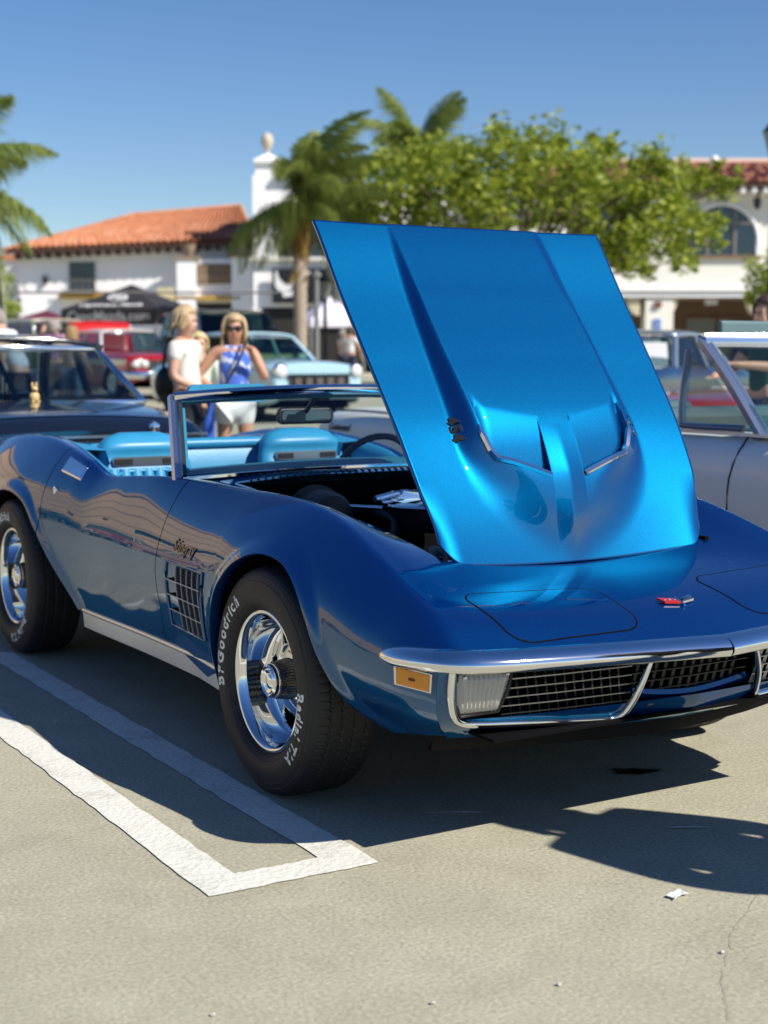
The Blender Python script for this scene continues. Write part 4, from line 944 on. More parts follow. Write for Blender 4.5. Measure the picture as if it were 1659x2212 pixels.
# second red car with its hood up, beyond
x, y, z = gpos(238, 40)
r2, S = gen_car('red_open_hood_car', 'bright red car with its wide hood propped up, beside the black canopy', (x, y + 1.6, z), R(-8), mat('scarlet_paint', (.50, .014, .010), .28, 0, .8),
    dict(st=[(a, b, c - .04, d) for a, b, c, d in st_o], axles=(-1.45, 1.4), ar=.37, wr=.33, gh=dict(zb=.96, zr=1.40, wb=.82, wr=.62, y=(-.5, .0, 1.0, 1.5), cw=.2)))
hp = obj('raised_hood', grid([[(xx, -1.9 + .95 * t * .50, 1.0 + .95 * t * .86 + .04 * (1 - (xx / .8) ** 2)) for t in np.linspace(0, 1, 6)] for xx in np.linspace(-.82, .82, 9)]), MATS['scarlet_paint'], r2, 60); mod(hp, 'SOLIDIFY', thickness=.03)
for s in (-1, 1): lamp(r2, s * .62, -2.40, .70, .09)
bumper(r2, -2.45, .88, .5)
# pale blue car facing us
PALE = mat('pale_blue_paint', (.40, .60, .68), .25, 0, 1)
x, y, z = gpos(672, 24.0)
pb, S = gen_car('pale_blue_sedan', 'pale blue vintage sedan with round headlights and toothed grille behind the two women', (x, y + 2.3, z), R(3), PALE,
    dict(st=[(-2.35, .80, .86, .38), (-2.25, .87, .92, .32), (-1.6, .90, .96, .26), (-.8, .90, .98, .24), (0, .90, .97, .24), (1.2, .90, .96, .24), (1.9, .88, .92, .28), (2.3, .80, .86, .34), (2.4, .72, .78, .40)], crown=.06, axles=(-1.5, 1.35), ar=.37, wr=.34, white=True,
         cabin=(-.8, 1.4), seats=(.1, 1.0), seat_z=1.0, gh=dict(zb=.98, zr=1.42, wb=.80, wr=.64, y=(-.9, -.42, .95, 1.5), cw=.14, B=(.3,), glass=glass_mat('green_glass', (.35, .52, .48)))))
for s in (-1, 1): lamp(pb, s * .71, -2.36, .84, .10)
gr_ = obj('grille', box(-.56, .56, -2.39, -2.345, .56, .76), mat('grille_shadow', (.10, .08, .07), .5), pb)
for k in range(6): obj('grille_tooth', box(-.52 + k * .20, -.485 + k * .20, -2.43, -2.39, .54, .78), CHROME, gr_)
for zz in (.55, .77): obj('grille_bar', box(-.60, .60, -2.42, -2.38, zz - .015, zz + .015), CHROME, gr_)
bumper(pb, -2.45, .88, .50, .14)
obj('hood_trim', tube([(0, -2.22, .99), (0, -1.6, 1.035), (0, -.95, 1.055)], .012, 6), CHROME, pb)
# black truck behind it
x, y, z = gpos(612, 31)
sv, S = gen_car('black_utility', 'tall black utility vehicle with dark windscreen behind the pale blue sedan', (x - .3, y + 2.0, z), R(-6), mat('black_truck_paint', (.008, .010, .016), .15, 0, 1),
    dict(st=[(-2.5, .90, 1.02, .42), (-2.35, .97, 1.13, .36), (-1.5, 1.0, 1.20, .34), (-.7, 1.0, 1.22, .34), (.5, 1.0, 1.20, .34), (1.8, 1.0, 1.20, .36), (2.5, .98, 1.18, .40)], axles=(-1.55, 1.5), ar=.44, wr=.40, cap=BLACK,
         gh=dict(zb=1.24, zr=1.92, wb=.92, wr=.78, y=(-.95, -.30, 2.3, 2.48), cw=.16, B=(.45, 1.4), glass=glass_mat('dark_green_glass', (.16, .26, .25)), trim=False)))
for s in (-1, 1): lamp(sv, s * .72, -2.5, .92, .11)
bumper(sv, -2.55, .97, .62, .2, -1, BLACK); obj('grille', box(-.5, .5, -2.53, -2.49, .78, 1.0), CHROME, sv)
# dark blue car seen past the raised hood
NAVY = mat('navy_paint', (.012, .035, .085), .2, .3, 1)
x, y, z = gpos(1425, 19)
nv, S = gen_car('navy_sedan', 'dark blue classic car with white card in its windscreen beyond the grey convertible', (x + .4, y + .9, z), R(-62), NAVY,
    dict(st=st_o, axles=(-1.45, 1.4), ar=.36, wr=.33, cap=BLACK, cabin=(-.8, 1.4), gh=dict(zb=.99, zr=1.42, wb=.83, wr=.64, y=(-.85, -.35, 1.0, 1.5), cw=.2, B=(.35,), roof=mat('silver_roof', (.45, .50, .56), .25, .6, 1), pil=MATS['silver_roof'])))
bumper(nv, -2.46, .90, .52, .14); bumper(nv, 2.46, .88, .5, .14, 1)
for s in (-1, 1): lamp(nv, s * .66, -2.40, .74, .09)
pc = obj('windscreen_card', ([(.10, -.865, 1.02), (.72, -.80, 1.02), (.58, -.50, 1.32), (.12, -.54, 1.32)], [(0, 1, 2, 3)]), WHITE, nv); mod(pc, 'SOLIDIFY', thickness=.006)
# low red car in front of it
x, y, z = gpos(1470, 15.5)
lr, S = gen_car('low_red_roadster', 'low red open roadster between the grey convertible and the dark blue car', (x + 1.0, y, z), R(-60), mat('roadster_red', (.42, .01, .012), .22, 0, 1),
    dict(st=[(-1.95, .60, .66, .36), (-1.8, .72, .74, .28), (-1.0, .78, .82, .22), (0, .78, .83, .22), (1.0, .78, .84, .22), (1.7, .74, .80, .28), (1.95, .64, .70, .38)], axles=(-1.2, 1.15), ar=.33, wr=.30, cabin=(-.4, .8), seats=(.5,), seat_z=.86, seat=mat('cream_seat', (.55, .50, .40), .5)))
# green and cream van far left
x, y, z = gpos(85, 44)
gv, S = gen_car('green_van', 'olive green van with a cream roof parked far behind the black coupe', (x, y + 1.0, z), R(10), mat('olive_paint', (.16, .20, .05), .35, 0, .6),
    dict(st=[(-2.2, .82, 1.15, .42), (-2.1, .88, 1.2, .36), (-1, .9, 1.22, .32), (0, .9, 1.22, .32), (1, .9, 1.22, .32), (2.0, .88, 1.2, .36), (2.15, .84, 1.15, .42)], axles=(-1.3, 1.3), ar=.37, wr=.33,
         gh=dict(zb=1.2, zr=1.95, wb=.86, wr=.76, y=(-2.1, -1.85, 1.9, 2.1), cw=.2, B=(-1.0, .2, 1.0), roof=CREAM, pil=MATS['olive_paint'], glass=TINT)))
for s in (-1, 1): lamp(gv, s * .6, -2.2, .85, .1)
bumper(gv, -2.25, .86, .5)

# parked along the tan building, mirrored in the doors of the blue car
for src, x, y, lab in ((rc, -8.2, 20.5, 'red vintage sedan parked in front of the tan building'), (bc, -11.6, 20.0, 'black coupe parked in front of the tan building'), (rc, -16.5, 20.3, 'second red vintage sedan parked beside the black coupe at the tan building')):
    c = copy_tree(src); c.location = (x, y, gz(x, y)); c.rotation_euler = (0, 0, 0); c['label'] = lab
# ------------------------------------------------------------------ people
def skin_mesh(name, nodes, edges, m, parent, sub=2, root=0, xf=None):
    bm = bmesh.new(); L = bm.verts.layers.skin.verify(); vs = {}
    for k, (co, r) in nodes.items():
        v = bm.verts.new(co); rr = r if isinstance(r, tuple) else (r, r); v[L].radius = rr; v[L].use_root = (k == root); vs[k] = v
    for a, b in edges: bm.edges.new((vs[a], vs[b]))
    me = bpy.data.meshes.new(name); bm.to_mesh(me); bm.free(); me.materials.append(m)
    o = bpy.data.objects.new(name, me); link(o, parent); sk = o.modifiers.new('skin', 'SKIN'); sk.use_smooth_shade = True
    o.modifiers.new('sub', 'SUBSURF').levels = sub; o.modifiers['sub'].render_levels = sub
    return o
SKIN = mat('skin', (.56, .33, .23), .5, var=.08, vscale=12)
SKIN2 = mat('skin_tanned', (.50, .27, .17), .5, var=.1, vscale=12)
def person(name, label, loc, rz, H=1.70, skin=SKIN, top=None, bottom=None, hair=None, armL=((.26, -.02, 1.13), (.24, -.16, .93)), armR=((-.26, -.02, 1.13), (-.24, -.16, .93)),
           long_hair=False, sleeve='short', legs='trousers', lean=0, cap=None, glasses=False, build=1., twist=0, shoes=BLACK, group=None, sit=False):
    root = empty(name, loc, rz, label, 'person', group); k = H / 1.70
    def S(p): return (p[0] * k, (p[1] - lean * max(0, p[2] - .95)) * k, p[2] * k)
    b = build
    N = {0: ((0, 0, .95), (.13 * b, .105 * b)), 1: ((0, 0, 1.10), (.118 * b, .092 * b)), 2: ((0, .01, 1.27), (.135 * b, .10 * b)), 3: ((0, .015, 1.38), (.12 * b, .075)), 4: ((0, .01, 1.455), .052),
         5: ((0, -.012, 1.53), (.064, .075)), 6: ((0, -.005, 1.60), (.074, .088)), 7: ((0, .0, 1.665), (.055, .065)), 8: ((0, -.098, 1.565), .011)}
    E = [(0, 1), (1, 2), (2, 3), (3, 4), (4, 5), (5, 6), (6, 7), (5, 8)]
    n = 10
    for s, arm in ((1, armL), (-1, armR)):
        sh = (s * .165, .015, 1.385); el, wr = arm; el = np.array(el); wr = np.array(wr); dh = (wr - el) / np.linalg.norm(wr - el)
        N[n] = (sh, .058 * b); N[n + 1] = (tuple(el), .042); N[n + 2] = (tuple(wr), .027); pal = wr + dh * .06; N[n + 3] = (tuple(pal), (.034, .018)); E += [(3, n), (n, n + 1), (n + 1, n + 2), (n + 2, n + 3)]
        side = np.cross(dh, (0, 0, 1)); side = side / (np.linalg.norm(side) + 1e-6)
        for q, (o, l) in enumerate(((-.027, .065), (-.009, .078), (.009, .074), (.027, .058))):
            b0 = pal + dh * .028 + side * o; b1 = b0 + dh * l * .55 + np.array([0, -.01, -.004]); b2 = b0 + dh * l + np.array([0, -.022, -.012])
            N[n + 4 + 2 * q] = (tuple(b1), .0088); N[n + 5 + 2 * q] = (tuple(b2), .0075); E += [(n + 3, n + 4 + 2 * q), (n + 4 + 2 * q, n + 5 + 2 * q)]
        N[n + 12] = (tuple(wr + dh * .055 + side * .045), .0095); E += [(n + 2, n + 12)]
        hp = (s * .088, 0, .88); kn = (s * .10, -.02, .50); an = (s * .105, .02, .09); to = (s * .12, -.13, .035)
        N[n + 13] = (hp, .088 * b); N[n + 14] = (kn, .056); N[n + 15] = (an, .038); N[n + 16] = (to, (.038, .026)); E += [(0, n + 13), (n + 13, n + 14), (n + 14, n + 15), (n + 15, n + 16)]
        n += 20
    N = {a: (S(c), (r[0] * k, r[1] * k) if isinstance(r, tuple) else r * k) for a, (c, r) in N.items()}
    skin_mesh('body', N, E, skin, root)
    def sub(keys, edges, grow, m, nm, cut=None):
        M = {}
        for q in keys:
            c, r = N[q]; r = (r[0] + grow, r[1] + grow) if isinstance(r, tuple) else r + grow
            M[q] = (c, r)
        if cut: M.update(cut)
        return skin_mesh(nm, M, edges, m, root, 2, keys[0])
    def mid(a, c, t): return tuple(np.array(N[a][0]) * (1 - t) + np.array(N[c][0]) * t)
    if top:
        cut = {}; ed = [(0, 1), (1, 2), (2, 3)]
        cut[90] = (mid(3, 4, .35), .075 * k); ed.append((3, 90))
        for q, (a, c) in enumerate(((10, 11), (30, 31))):
            if sleeve == 'none': cut[91 + q] = (tuple(np.array(mid(3, a, .62)) + (0, 0, .035 * k)), (.06 * k, .05 * k)); ed.append((3, 91 + q))
            else:
                t = .55 if sleeve == 'short' else 1.0; cut[93 + q] = (mid(a, c, t), .062 * k); ed += [(3, a), (a, 93 + q)]
                if sleeve == 'long': cut[95 + q] = (mid(c, c + 1, .9), .045 * k); ed.append((93 + q, 95 + q))
        keys = [0, 1, 2, 3] + ([] if sleeve == 'none' else [10, 30]); sub(keys, ed, .018 * k, top, 'top', cut)
    if bottom:
        if legs == 'shorts':
            cut = {80: (mid(23, 24, .50), .094 * k), 81: (mid(43, 44, .50), .094 * k)}; sub([0, 23, 43], [(0, 23), (0, 43), (23, 80), (43, 81)], .016 * k, bottom, 'shorts', cut)
        else:
            cut = {80: (mid(24, 25, .92), .058 * k), 81: (mid(44, 45, .92), .058 * k)}; sub([0, 23, 24, 43, 44], [(0, 23), (0, 43), (23, 24), (43, 44), (24, 80), (44, 81)], .016 * k, bottom, 'trousers', cut)
    for s, n_ in ((1, 25), (-1, 45)):
        c = np.array(N[n_][0]); sh_ = obj('shoe', blob((c[0] + s * .006, c[1] - .06 * k, .042 * k), (.047 * k, .125 * k, .043 * k), 12, 8), shoes, root, 180)
    hc = np.array(N[6][0])
    if hair:
        V, F = blob((0, 0, 0), (.094 * k, .108 * k, .112 * k), 22, 14, random.Random(len(label)), .05)
        V2 = []
        for x, y, z in V:
            if y < -.03 * k and z < .045 * k: y = -.03 * k + (y + .03 * k) * .15
            if long_hair and z < -.02 * k: z = z * 2.6 - .02; x *= .92; y = max(y, .0) + .03
            V2.append((hc[0] + x, hc[1] + .012 + y, hc[2] + .012 + z))
        ho = obj('hair', (V2, F), hair, root, 180); rh = random.Random(7 + len(label)); st_h = []
        for q in range(70):
            a_ = rh.uniform(0, 2 * math.pi); ca, sa = math.cos(a_), math.sin(a_)
            if sa < -.55: continue
            L_ = (.30 if long_hair else .12) * k * rh.uniform(.75, 1.1); p0 = hc + np.array([ca * .05, .012 + sa * .05, .10]) * k; p1 = hc + np.array([ca * .098, .015 + sa * .112, .04]) * k; p2 = p1 + np.array([ca * .012, .008 + sa * .012, -L_ * .6]); p3 = p2 + np.array([ca * rh.uniform(-.01, .02), rh.uniform(-.01, .02), -L_ * .4])
            st_h.append(tube(crom([p0, p1, p2, p3], 4), .01, 5, rs=list(np.linspace(.016, .005, 13) * k)))
        tag(obj('hair_strands', join(*st_h), hair, ho, 60), kind='stuff')
    if cap:
        cp = obj('cap', join(lathe([(.103 * k, 0), (.102 * k, .04 * k), (.08 * k, .085 * k), (0, .10 * k)], 20), prism([(-.08 * k, -.05 * k), (.08 * k, -.05 * k), (.06 * k, -.19 * k), (-.06 * k, -.19 * k)], 2, -.004, .010)), cap, root, 50); cp.location = (hc[0], hc[1], hc[2] + .035 * k)
    for s in (-1, 1): obj('eye', blob((hc[0] + s * .030 * k, hc[1] - .078 * k, hc[2] - .012 * k), (.012 * k, .008, .008 * k), 8, 6), mat('eye_dark', (.02, .015, .012), .3), root, 180)
    obj('mouth', blob((hc[0], hc[1] - .083 * k, hc[2] - .085 * k), (.024 * k, .008, .006 * k), 8, 6), mat('lips', (.42, .14, .12), .4), root, 180)
    if glasses:
        g_ = obj('sunglasses', join(*[blob((hc[0] + s * .034 * k, hc[1] - .088 * k, hc[2] - .012 * k), (.032 * k, .012, .024 * k), 12, 8) for s in (-1, 1)], tube([(hc[0] - .085 * k, hc[1] - .0, hc[2] - .005), (hc[0] - .07 * k, hc[1] - .085 * k, hc[2] - .005), (hc[0] + .07 * k, hc[1] - .085 * k, hc[2] - .005), (hc[0] + .085 * k, hc[1], hc[2] - .005)], .005, 6)), BLACK, root, 60)
    return root, N
def facing(u_from):   # rotation so that local -Y points towards the camera
    return -YAW
def pp_at(u, H): x, y, z = gpos(u, H); return (x, y, z)
BLOND = mat('blond_hair', (.46, .34, .19), .55, var=.35, vscale=60); DARKH = mat('dark_hair', (.05, .03, .02), .5, var=.3, vscale=60); GREYH = mat('grey_hair', (.30, .27, .24), .6, var=.3, vscale=60)
def print_mat(name, a, b, s, th=.55):
    m = mat(name, a, .7); n = m.node_tree.nodes; l = m.node_tree.links; tc = n.new('ShaderNodeTexCoord'); t = n.new('ShaderNodeTexNoise'); t.inputs['Scale'].default_value = s; l.new(tc.outputs['Object'], t.inputs['Vector'])
    r = n.new('ShaderNodeValToRGB'); r.color_ramp.elements[0].position = th; r.color_ramp.elements[0].color = (*a, 1); r.color_ramp.elements[1].position = th + .04; r.color_ramp.elements[1].color = (*b, 1)
    l.new(t.outputs['Fac'], r.inputs[0]); l.new(r.outputs[0], n['Principled BSDF'].inputs['Base Color']); return m
BLT = print_mat('blue_print_top', (.06, .15, .60), (.60, .66, .82), 16, .55)
# woman in blue, facing us
w1, N1 = person('person', 'woman in sunglasses, sleeveless blue print top and white shorts, raising one hand', pp_at(508, 12.2), -YAW + R(8), 1.575, SKIN2, BLT, mat('white_shorts', (.72, .72, .72), .8), BLOND, long_hair=True, sleeve='none', legs='shorts', glasses=True,
    armL=((.27, -.04, 1.14), (.17, -.17, 1.32)), armR=((-.33, .02, 1.17), (-.30, -.14, 1.00)), build=1.06, shoes=mat('sandal_tan', (.3, .2, .12), .6))
obj('bag_strap', tube(crom([(.11, -.10, 1.40), (.02, -.155, 1.20), (-.08, -.15, 1.02), (-.16, -.12, .88)], 6), .010, 8), BLACK, w1, 60)
# woman in white, side on
w2, N2 = person('person', 'woman in a white short sleeved top and black trousers with a shoulder bag', pp_at(405, 12.0), -YAW + R(72), 1.64, SKIN, mat('white_knit', (.72, .70, .64), .85, bump=.2), mat('black_trousers', (.012, .012, .014), .8), BLOND, sleeve='short',
    armL=((.23, .02, 1.12), (.10, -.20, 1.02)), armR=((-.23, .02, 1.12), (-.10, -.22, 1.00)), build=1.05)
bg_ = obj('shoulder_bag', blob((.02, .20, 1.02), (.06, .10, .14), 14, 10), BLACK, w2, 180); obj('bag_strap', tube(crom([(-.06, .13, 1.40), (0, .20, 1.25), (.02, .22, 1.1)], 6), .012, 8), BLACK, bg_)
# a third one behind, mostly hidden
person('person', 'person in pale clothes and straw coloured hair behind the woman in white', pp_at(431, 14.0), -YAW + R(20), 1.43, SKIN, mat('sage_top', (.55, .60, .50), .8), mat('bright_blue_trousers', (.03, .10, .50), .8), mat('straw_hair', (.60, .47, .25), .6, var=.2), sleeve='long')
# man with blue cap, bending forward
person('person', 'man in a white checked shirt and blue cap leaning forward beyond the black coupe', pp_at(52, 17.5), -YAW - R(100), 1.74, SKIN, print_mat('white_check', (.72, .72, .74), (.55, .57, .65), 30), mat('navy_trousers', (.02, .03, .06), .8), GREYH, cap=mat('blue_cap', (.05, .22, .62), .7), lean=.55, sleeve='short', build=1.1)
person('person', 'grey haired person in a purple floral shirt raising a phone', pp_at(122, 26), -YAW + R(190), 1.66, SKIN, print_mat('purple_floral', (.13, .05, .17), (.55, .30, .42), 18, .5), mat('dark_jeans', (.03, .04, .07), .8), GREYH, armL=((.28, -.10, 1.30), (.22, -.22, 1.50)), armR=((-.26, -.02, 1.13), (-.2, -.2, 1.2)), build=1.12)
person('person', 'long haired person in a pink top next to the purple shirt', pp_at(160, 25), -YAW + R(150), 1.55, SKIN, mat('pale_pink', (.62, .40, .40), .8), mat('denim', (.08, .13, .22), .8), mat('brown_hair', (.30, .19, .09), .6, var=.3), long_hair=True)
person('person', 'dark haired man in a dark green shirt standing beyond the grey convertible', pp_at(1650, 11.2), -YAW + R(-65), 1.70, SKIN, mat('forest_shirt', (.025, .075, .06), .8), mat('slate_trousers', (.05, .08, .12), .8), DARKH, armL=((.26, -.12, 1.18), (.16, -.34, 1.20)), armR=((-.26, -.10, 1.15), (-.12, -.34, 1.12)))
for k, (u, H, hr, tp, lab) in enumerate(((1385, 46, DARKH, (.5, .6, .75), 'dark haired person in a pale blue shirt in the arcade crowd'), (1412, 48, DARKH, (.7, .68, .66), 'dark haired person in a white shirt in the arcade crowd'), (1437, 47, GREYH, (.68, .60, .58), 'grey haired person in a pale pink shirt in the arcade crowd'), (742, 44, GREYH, (.7, .66, .62), 'person in a white shirt near the small white canopy'), (757, 40, DARKH, (.72, .7, .68), 'person in white standing close to the small white canopy'))):
    person('person', lab, pp_at(u, H), -YAW + R(40 * k), 1.70, SKIN, mat('crowd_shirt_%d' % k, tp, .8), MATS['dark_jeans'], hr)
# bystander to the right of the photographer: only the shadow and the reflection show
person('person', 'person in dark clothes standing in front of the blue car nose', (.56, -2.26, 0), R(205), 1.74, SKIN, mat('charcoal_shirt', (.05, .05, .055), .8), MATS['black_trousers'], DARKH, armL=((.24, .0, 1.12), (.22, -.06, .90)), armR=((-.24, .0, 1.12), (-.20, -.06, .90)), sleeve='long', build=1.3)
# ------------------------------------------------------------------ buildings across the street
STUC = mat('white_stucco', (.90, .89, .90), .9, var=.05, vscale=.6, bump=.3, bscale=12)
STUC2 = mat('pale_grey_stucco', (.80, .78, .71), .9, var=.05, vscale=.6, bump=.3, bscale=12)
TERRA = mat('terracotta', (.50, .19, .09), .85, var=.35, vscale=3); TERRA2 = mat('terracotta_pale', (.56, .25, .14), .85, var=.3, vscale=3); TERRAD = mat('terracotta_dark', (.16, .035, .03), .85, var=.3, vscale=2)
WOOD = mat('dark_timber', (.06, .03, .02), .8); BRN = mat('brown_trim', (.22, .14, .08), .8); DARK = mat('dark_interior', (.02, .018, .016), .8); BWIN = mat('dark_window', (.015, .03, .05), .08, spec=.8); FRM = mat('window_bronze', (.20, .18, .16), .5)
OCH = mat('ochre_paint', (.50, .30, .04), .7); STONE = mat('carved_stone', (.30, .22, .15), .9, var=.2)
def froot(name, H, label, cat='building'):
    p = O2 + FH * H; return empty(name, (p[0], p[1], gd(H)), -YAW, label, cat)
def F_(u, v, H): r, z = fpx(u, v, H); return r, z - gd(H)
def facebox(name, u0, u1, v0, v1, H, m, root, y0=0., y1=.3, zmin=None):
    r0, za = F_(u0, v0, H); r1, zb = F_(u1, v1, H); zb = zb if zmin is None else zmin
    return obj(name, box(r0, r1, y0, y1, zb, za), m, root)
def tiles(root, part, A, B, Cc, D, nu, nv, m, m2, seed, nobj=300):
    """barrel tiles on the quad A(eave left) B(eave right) C(ridge right) D(ridge left); first nobj are single pieces"""
    A, B, Cc, D = (np.array(q, float) for q in (A, B, Cc, D)); r = random.Random(seed); stuff = []; cnt = 0
    e = (B - A) / np.linalg.norm(B - A); up_ = (D - A) / np.linalg.norm(D - A); nr = np.cross(e, up_); nr /= np.linalg.norm(nr)
    for j in range(nv):
        for i in range(nu):
            u0, u1 = i / nu, (i + 1) / nu; v0, v1 = j / nv, (j + 1.12) / nv
            def q(u, v, h): a = A + (B - A) * u; b = D + (Cc - D) * u; return a + (b - a) * min(v, 1) + nr * h
            w = np.linalg.norm(q(u1, v0, 0) - q(u0, v0, 0)); hh = w * .40; P = []
            jt = r.uniform(-.015, .015)
            for v, lift in ((v0, .05 + jt), (v1, .0)):
                P.append([q(u0 + (u1 - u0) * t, v, lift + hh * math.sin(math.pi * t)) for t in (0, .2, .5, .8, 1)])
            VF = grid(P)
            if cnt < nobj: o = obj('roof_tile', VF, m if r.random() < .6 else m2, part, 60); cnt += 1
            else: stuff.append(VF)
    if stuff: tag(obj('roof_tiles', join(*stuff), m, part, 60), kind='stuff')
# ---- white villa on the left
H1 = 80.
vl = froot('white_villa', H1, 'white stucco building with orange tiled hip roof and barred window, left of the tower')
rL, zE = F_(40, 552, H1); rR, _ = F_(548, 552, H1); rW, _ = F_(20, 0, H1)
obj('wall', box(rL, rR + .2, 0, 12, -.2, zE + .6), STUC, vl)
obj('side_wing', box(rL - 8, rL, 3, 12, -.2, F_(0, 562, 83)[1]), STUC, vl); obj('wing_coping', box(rL - 8, rL + .1, 2.8, 12, F_(0, 562, 83)[1], F_(0, 562, 83)[1] + .3), TERRA, vl)
ez = F_(20, 540, H1 - 1)[1]; A = (F_(18, 540, H1)[0], -1.0, ez); B = (F_(552, 520, H1)[0], -1.0, F_(550, 517, H1 - 1)[1])
Dd = (F_(235, 0, H1)[0], 6, F_(235, 465, H1 + 6)[1]); Cc = (F_(492, 0, H1)[0], 6, F_(492, 445, H1 + 6)[1])
rf = obj('roof', ([A, B, Cc, Dd, (A[0], 13, A[2]), (B[0], 13, B[2])], [(0, 1, 2, 3), (0, 3, 4), (1, 5, 2), (2, 5, 4, 3)]), TERRA, vl)
tiles(vl, rf, A, B, Cc, Dd, 38, 16, TERRA, TERRA2, 1, 300)
obj('ridge_tiles', join(tube([Dd, Cc], .14, 8), tube([Cc, B], .12, 8), tube([Dd, A], .12, 8)), TERRA2, rf, 60)
obj('eave_board', bar((A[0], -.9, A[2] - .12), (B[0], -.9, B[2] - .12), .1, .18), WOOD, rf)
for k in range(24):
    t = k / 23; x = A[0] + .6 + (B[0] - A[0] - 1) * t; z = A[2] + (B[2] - A[2]) * t - .30; obj('rafter_tail', box(x - .09, x + .09, -.85, .1, z - .14, z + .12), WOOD, rf)
wn = facebox('window', 150, 206, 566, 632, H1, BWIN, vl, -.05, .1)
for u in (150, 164, 178, 192, 206): facebox('window_bar', u - .9, u + .9, 566, 632, H1, FRM, wn, -.10, -.05)
bl = facebox('balcony', 140, 214, 628, 633, H1, FRM, vl, -.7, 0)
for k in range(9): facebox('balcony_rail', 140 + k * 9, 141 + k * 9, 606, 628, H1 - .65, FRM, bl, -.65, -.62)
facebox('balcony_handrail', 138, 214, 604, 606, H1 - .65, FRM, bl, -.67, -.60)
facebox('awning', 130, 270, 636, 645, H1, OCH, vl, -.5, 0); facebox('awning', 376, 522, 640, 648, H1 - 1.2, OCH, vl, -1.7, -1.2)
obj('wall_lamp', blob((F_(85, 0, H1)[0], -.15, F_(85, 605, H1)[1]), (.16, .16, .25)), BLACK, vl)
# front terrace: piers, urn, balustrade
facebox('terrace_wall', 378, 700, 560, 700, H1 - 1.2, STUC, vl, -1.2, 0, -.2)
for (u0, u1, vt) in ((382, 424, 560), (500, 546, 556)):
    p = facebox('pier', u0, u1, vt, 700, H1 - 1.6, STUC, vl, -1.7, -1.2, -.2); facebox('pier_cap', u0 - 4, u1 + 6, vt - 6, vt, H1 - 1.7, STONE, p, -1.8, -1.1)
r, z = F_(408, 554, H1 - 1.5); obj('urn', shift(lathe([(.15, 0), (.2, .1), (.32, .4), (.38, .62), (.34, .62), (0, .6)], 20), r, -1.45, z), STONE, vl, 40)
r, z = F_(522, 550, H1 - 1.5); obj('pier_finial', ([(r - .6, -2.0, z), (r + .6, -2.0, z), (r + .6, -.9, z), (r - .6, -.9, z), (r, -1.45, z + .55)], [(0, 1, 4), (1, 2, 4), (2, 3, 4), (3, 0, 4), (3, 2, 1, 0)]), STONE, vl)
bo = facebox('balustrade', 425, 500, 570, 613, H1 - 1.25, BRN, vl, -1.28, -1.21)
for k in range(10):
    r, z0 = F_(430 + k * 7.2, 612, H1 - 1.3); z1 = F_(430, 574, H1 - 1.3)[1]; obj('baluster', shift(lathe([(.05, 0), (.09, (z1 - z0) * .3), (.05, (z1 - z0) * .6), (.07, z1 - z0)], 8), r, -1.36, z0), STONE, bo, 60)
facebox('shop_opening', 390, 540, 655, 700, H1 - 1.3, DARK, vl, -1.26, -1.2, -.1)
# ---- tower with ball finial
H2 = 77.
tw = froot('tower', H2, 'white square tower with cornice and ball finial beside the palm')
facebox('wall', 545, 770, 378, 700, H2, STUC, tw, 0, 4, -.2)
facebox('turret', 551, 598, 350, 378, H2, STUC, tw, .1, 1.4); cz = F_(0, 350, H2)[1]; r0 = F_(545, 0, H2)[0]; r1 = F_(604, 0, H2)[0]
obj('turret_cornice', box(r0, r1, -.1, 1.6, cz - .02, cz + .18), STUC, tw); rm = (r0 + r1) / 2
obj('turret_cap', ([(r0 + .1, 0, cz + .18), (r1 - .1, 0, cz + .18), (r1 - .1, 1.5, cz + .18), (r0 + .1, 1.5, cz + .18), (rm, .75, cz + .55)], [(0, 1, 4), (1, 2, 4), (2, 3, 4), (3, 0, 4), (3, 2, 1, 0)]), STUC, tw)
obj('finial', shift(lathe([(.10, 0), (.12, .12), (.08, .2), (.2, .32), (.30, .55), (.32, .72), (.26, .95), (.12, 1.08), (0, 1.15)], 24), rm - .05, .75, cz + .45), mat('finial_stone', (.52, .46, .36), .8), tw, 60)
ra, _ = F_(590, 0, H2); rb_, _ = F_(770, 0, H2); za = F_(0, 560, H2)[1]; zt = F_(0, 468, H2)[1]
def arch_poly(x0, x1, z0, z1, n=24):
    cx_, rx = (x0 + x1) / 2, (x1 - x0) / 2; return [(x0, z0), (x1, z0)] + [(cx_ + rx * math.cos(a), z1 - min(rx, z1 - z0) + min(rx, z1 - z0) * math.sin(a)) for a in np.linspace(0, math.pi, n)]
aw = obj('arch_window', prism(arch_poly(ra, rb_, za, zt), 1, -.03, .1), BWIN, tw); obj('arch_surround', tube([(x, -.03, z) for x, z in arch_poly(ra, rb_, za, zt)[1:] + [(ra, za)]], .12, 6), STUC2, aw)
for f in (.33, .66): obj('arch_mullion', box(ra + (rb_ - ra) * f - .06, ra + (rb_ - ra) * f + .06, -.08, -.03, za, zt - .5), FRM, aw)
facebox('ledge', 540, 780, 556, 563, H2, STUC2, tw, -.35, 0)
tiles(tw, facebox('roof', 600, 775, 372, 380, H2, TERRAD, tw, -.4, 4.2), (F_(600, 0, H2)[0], -.5, F_(0, 378, H2)[1]), (F_(775, 0, H2)[0], -.5, F_(0, 378, H2)[1]), (F_(775, 0, H2)[0], 3.5, F_(0, 345, H2)[1]), (F_(640, 0, H2)[0], 3.5, F_(0, 345, H2)[1]), 16, 6, TERRA, TERRAD, 3, 96)
sg = facebox('sign_board', 588, 708, 580, 655, H2 - .4, mat('sign_navy', (.006, .008, .016), .5), tw, -.5, -.4)
def S2(u, v): r, z = F_(u, v, H2 - .5); return (r, z)
WS = mat('sign_white', (.75, .75, .75), .6)
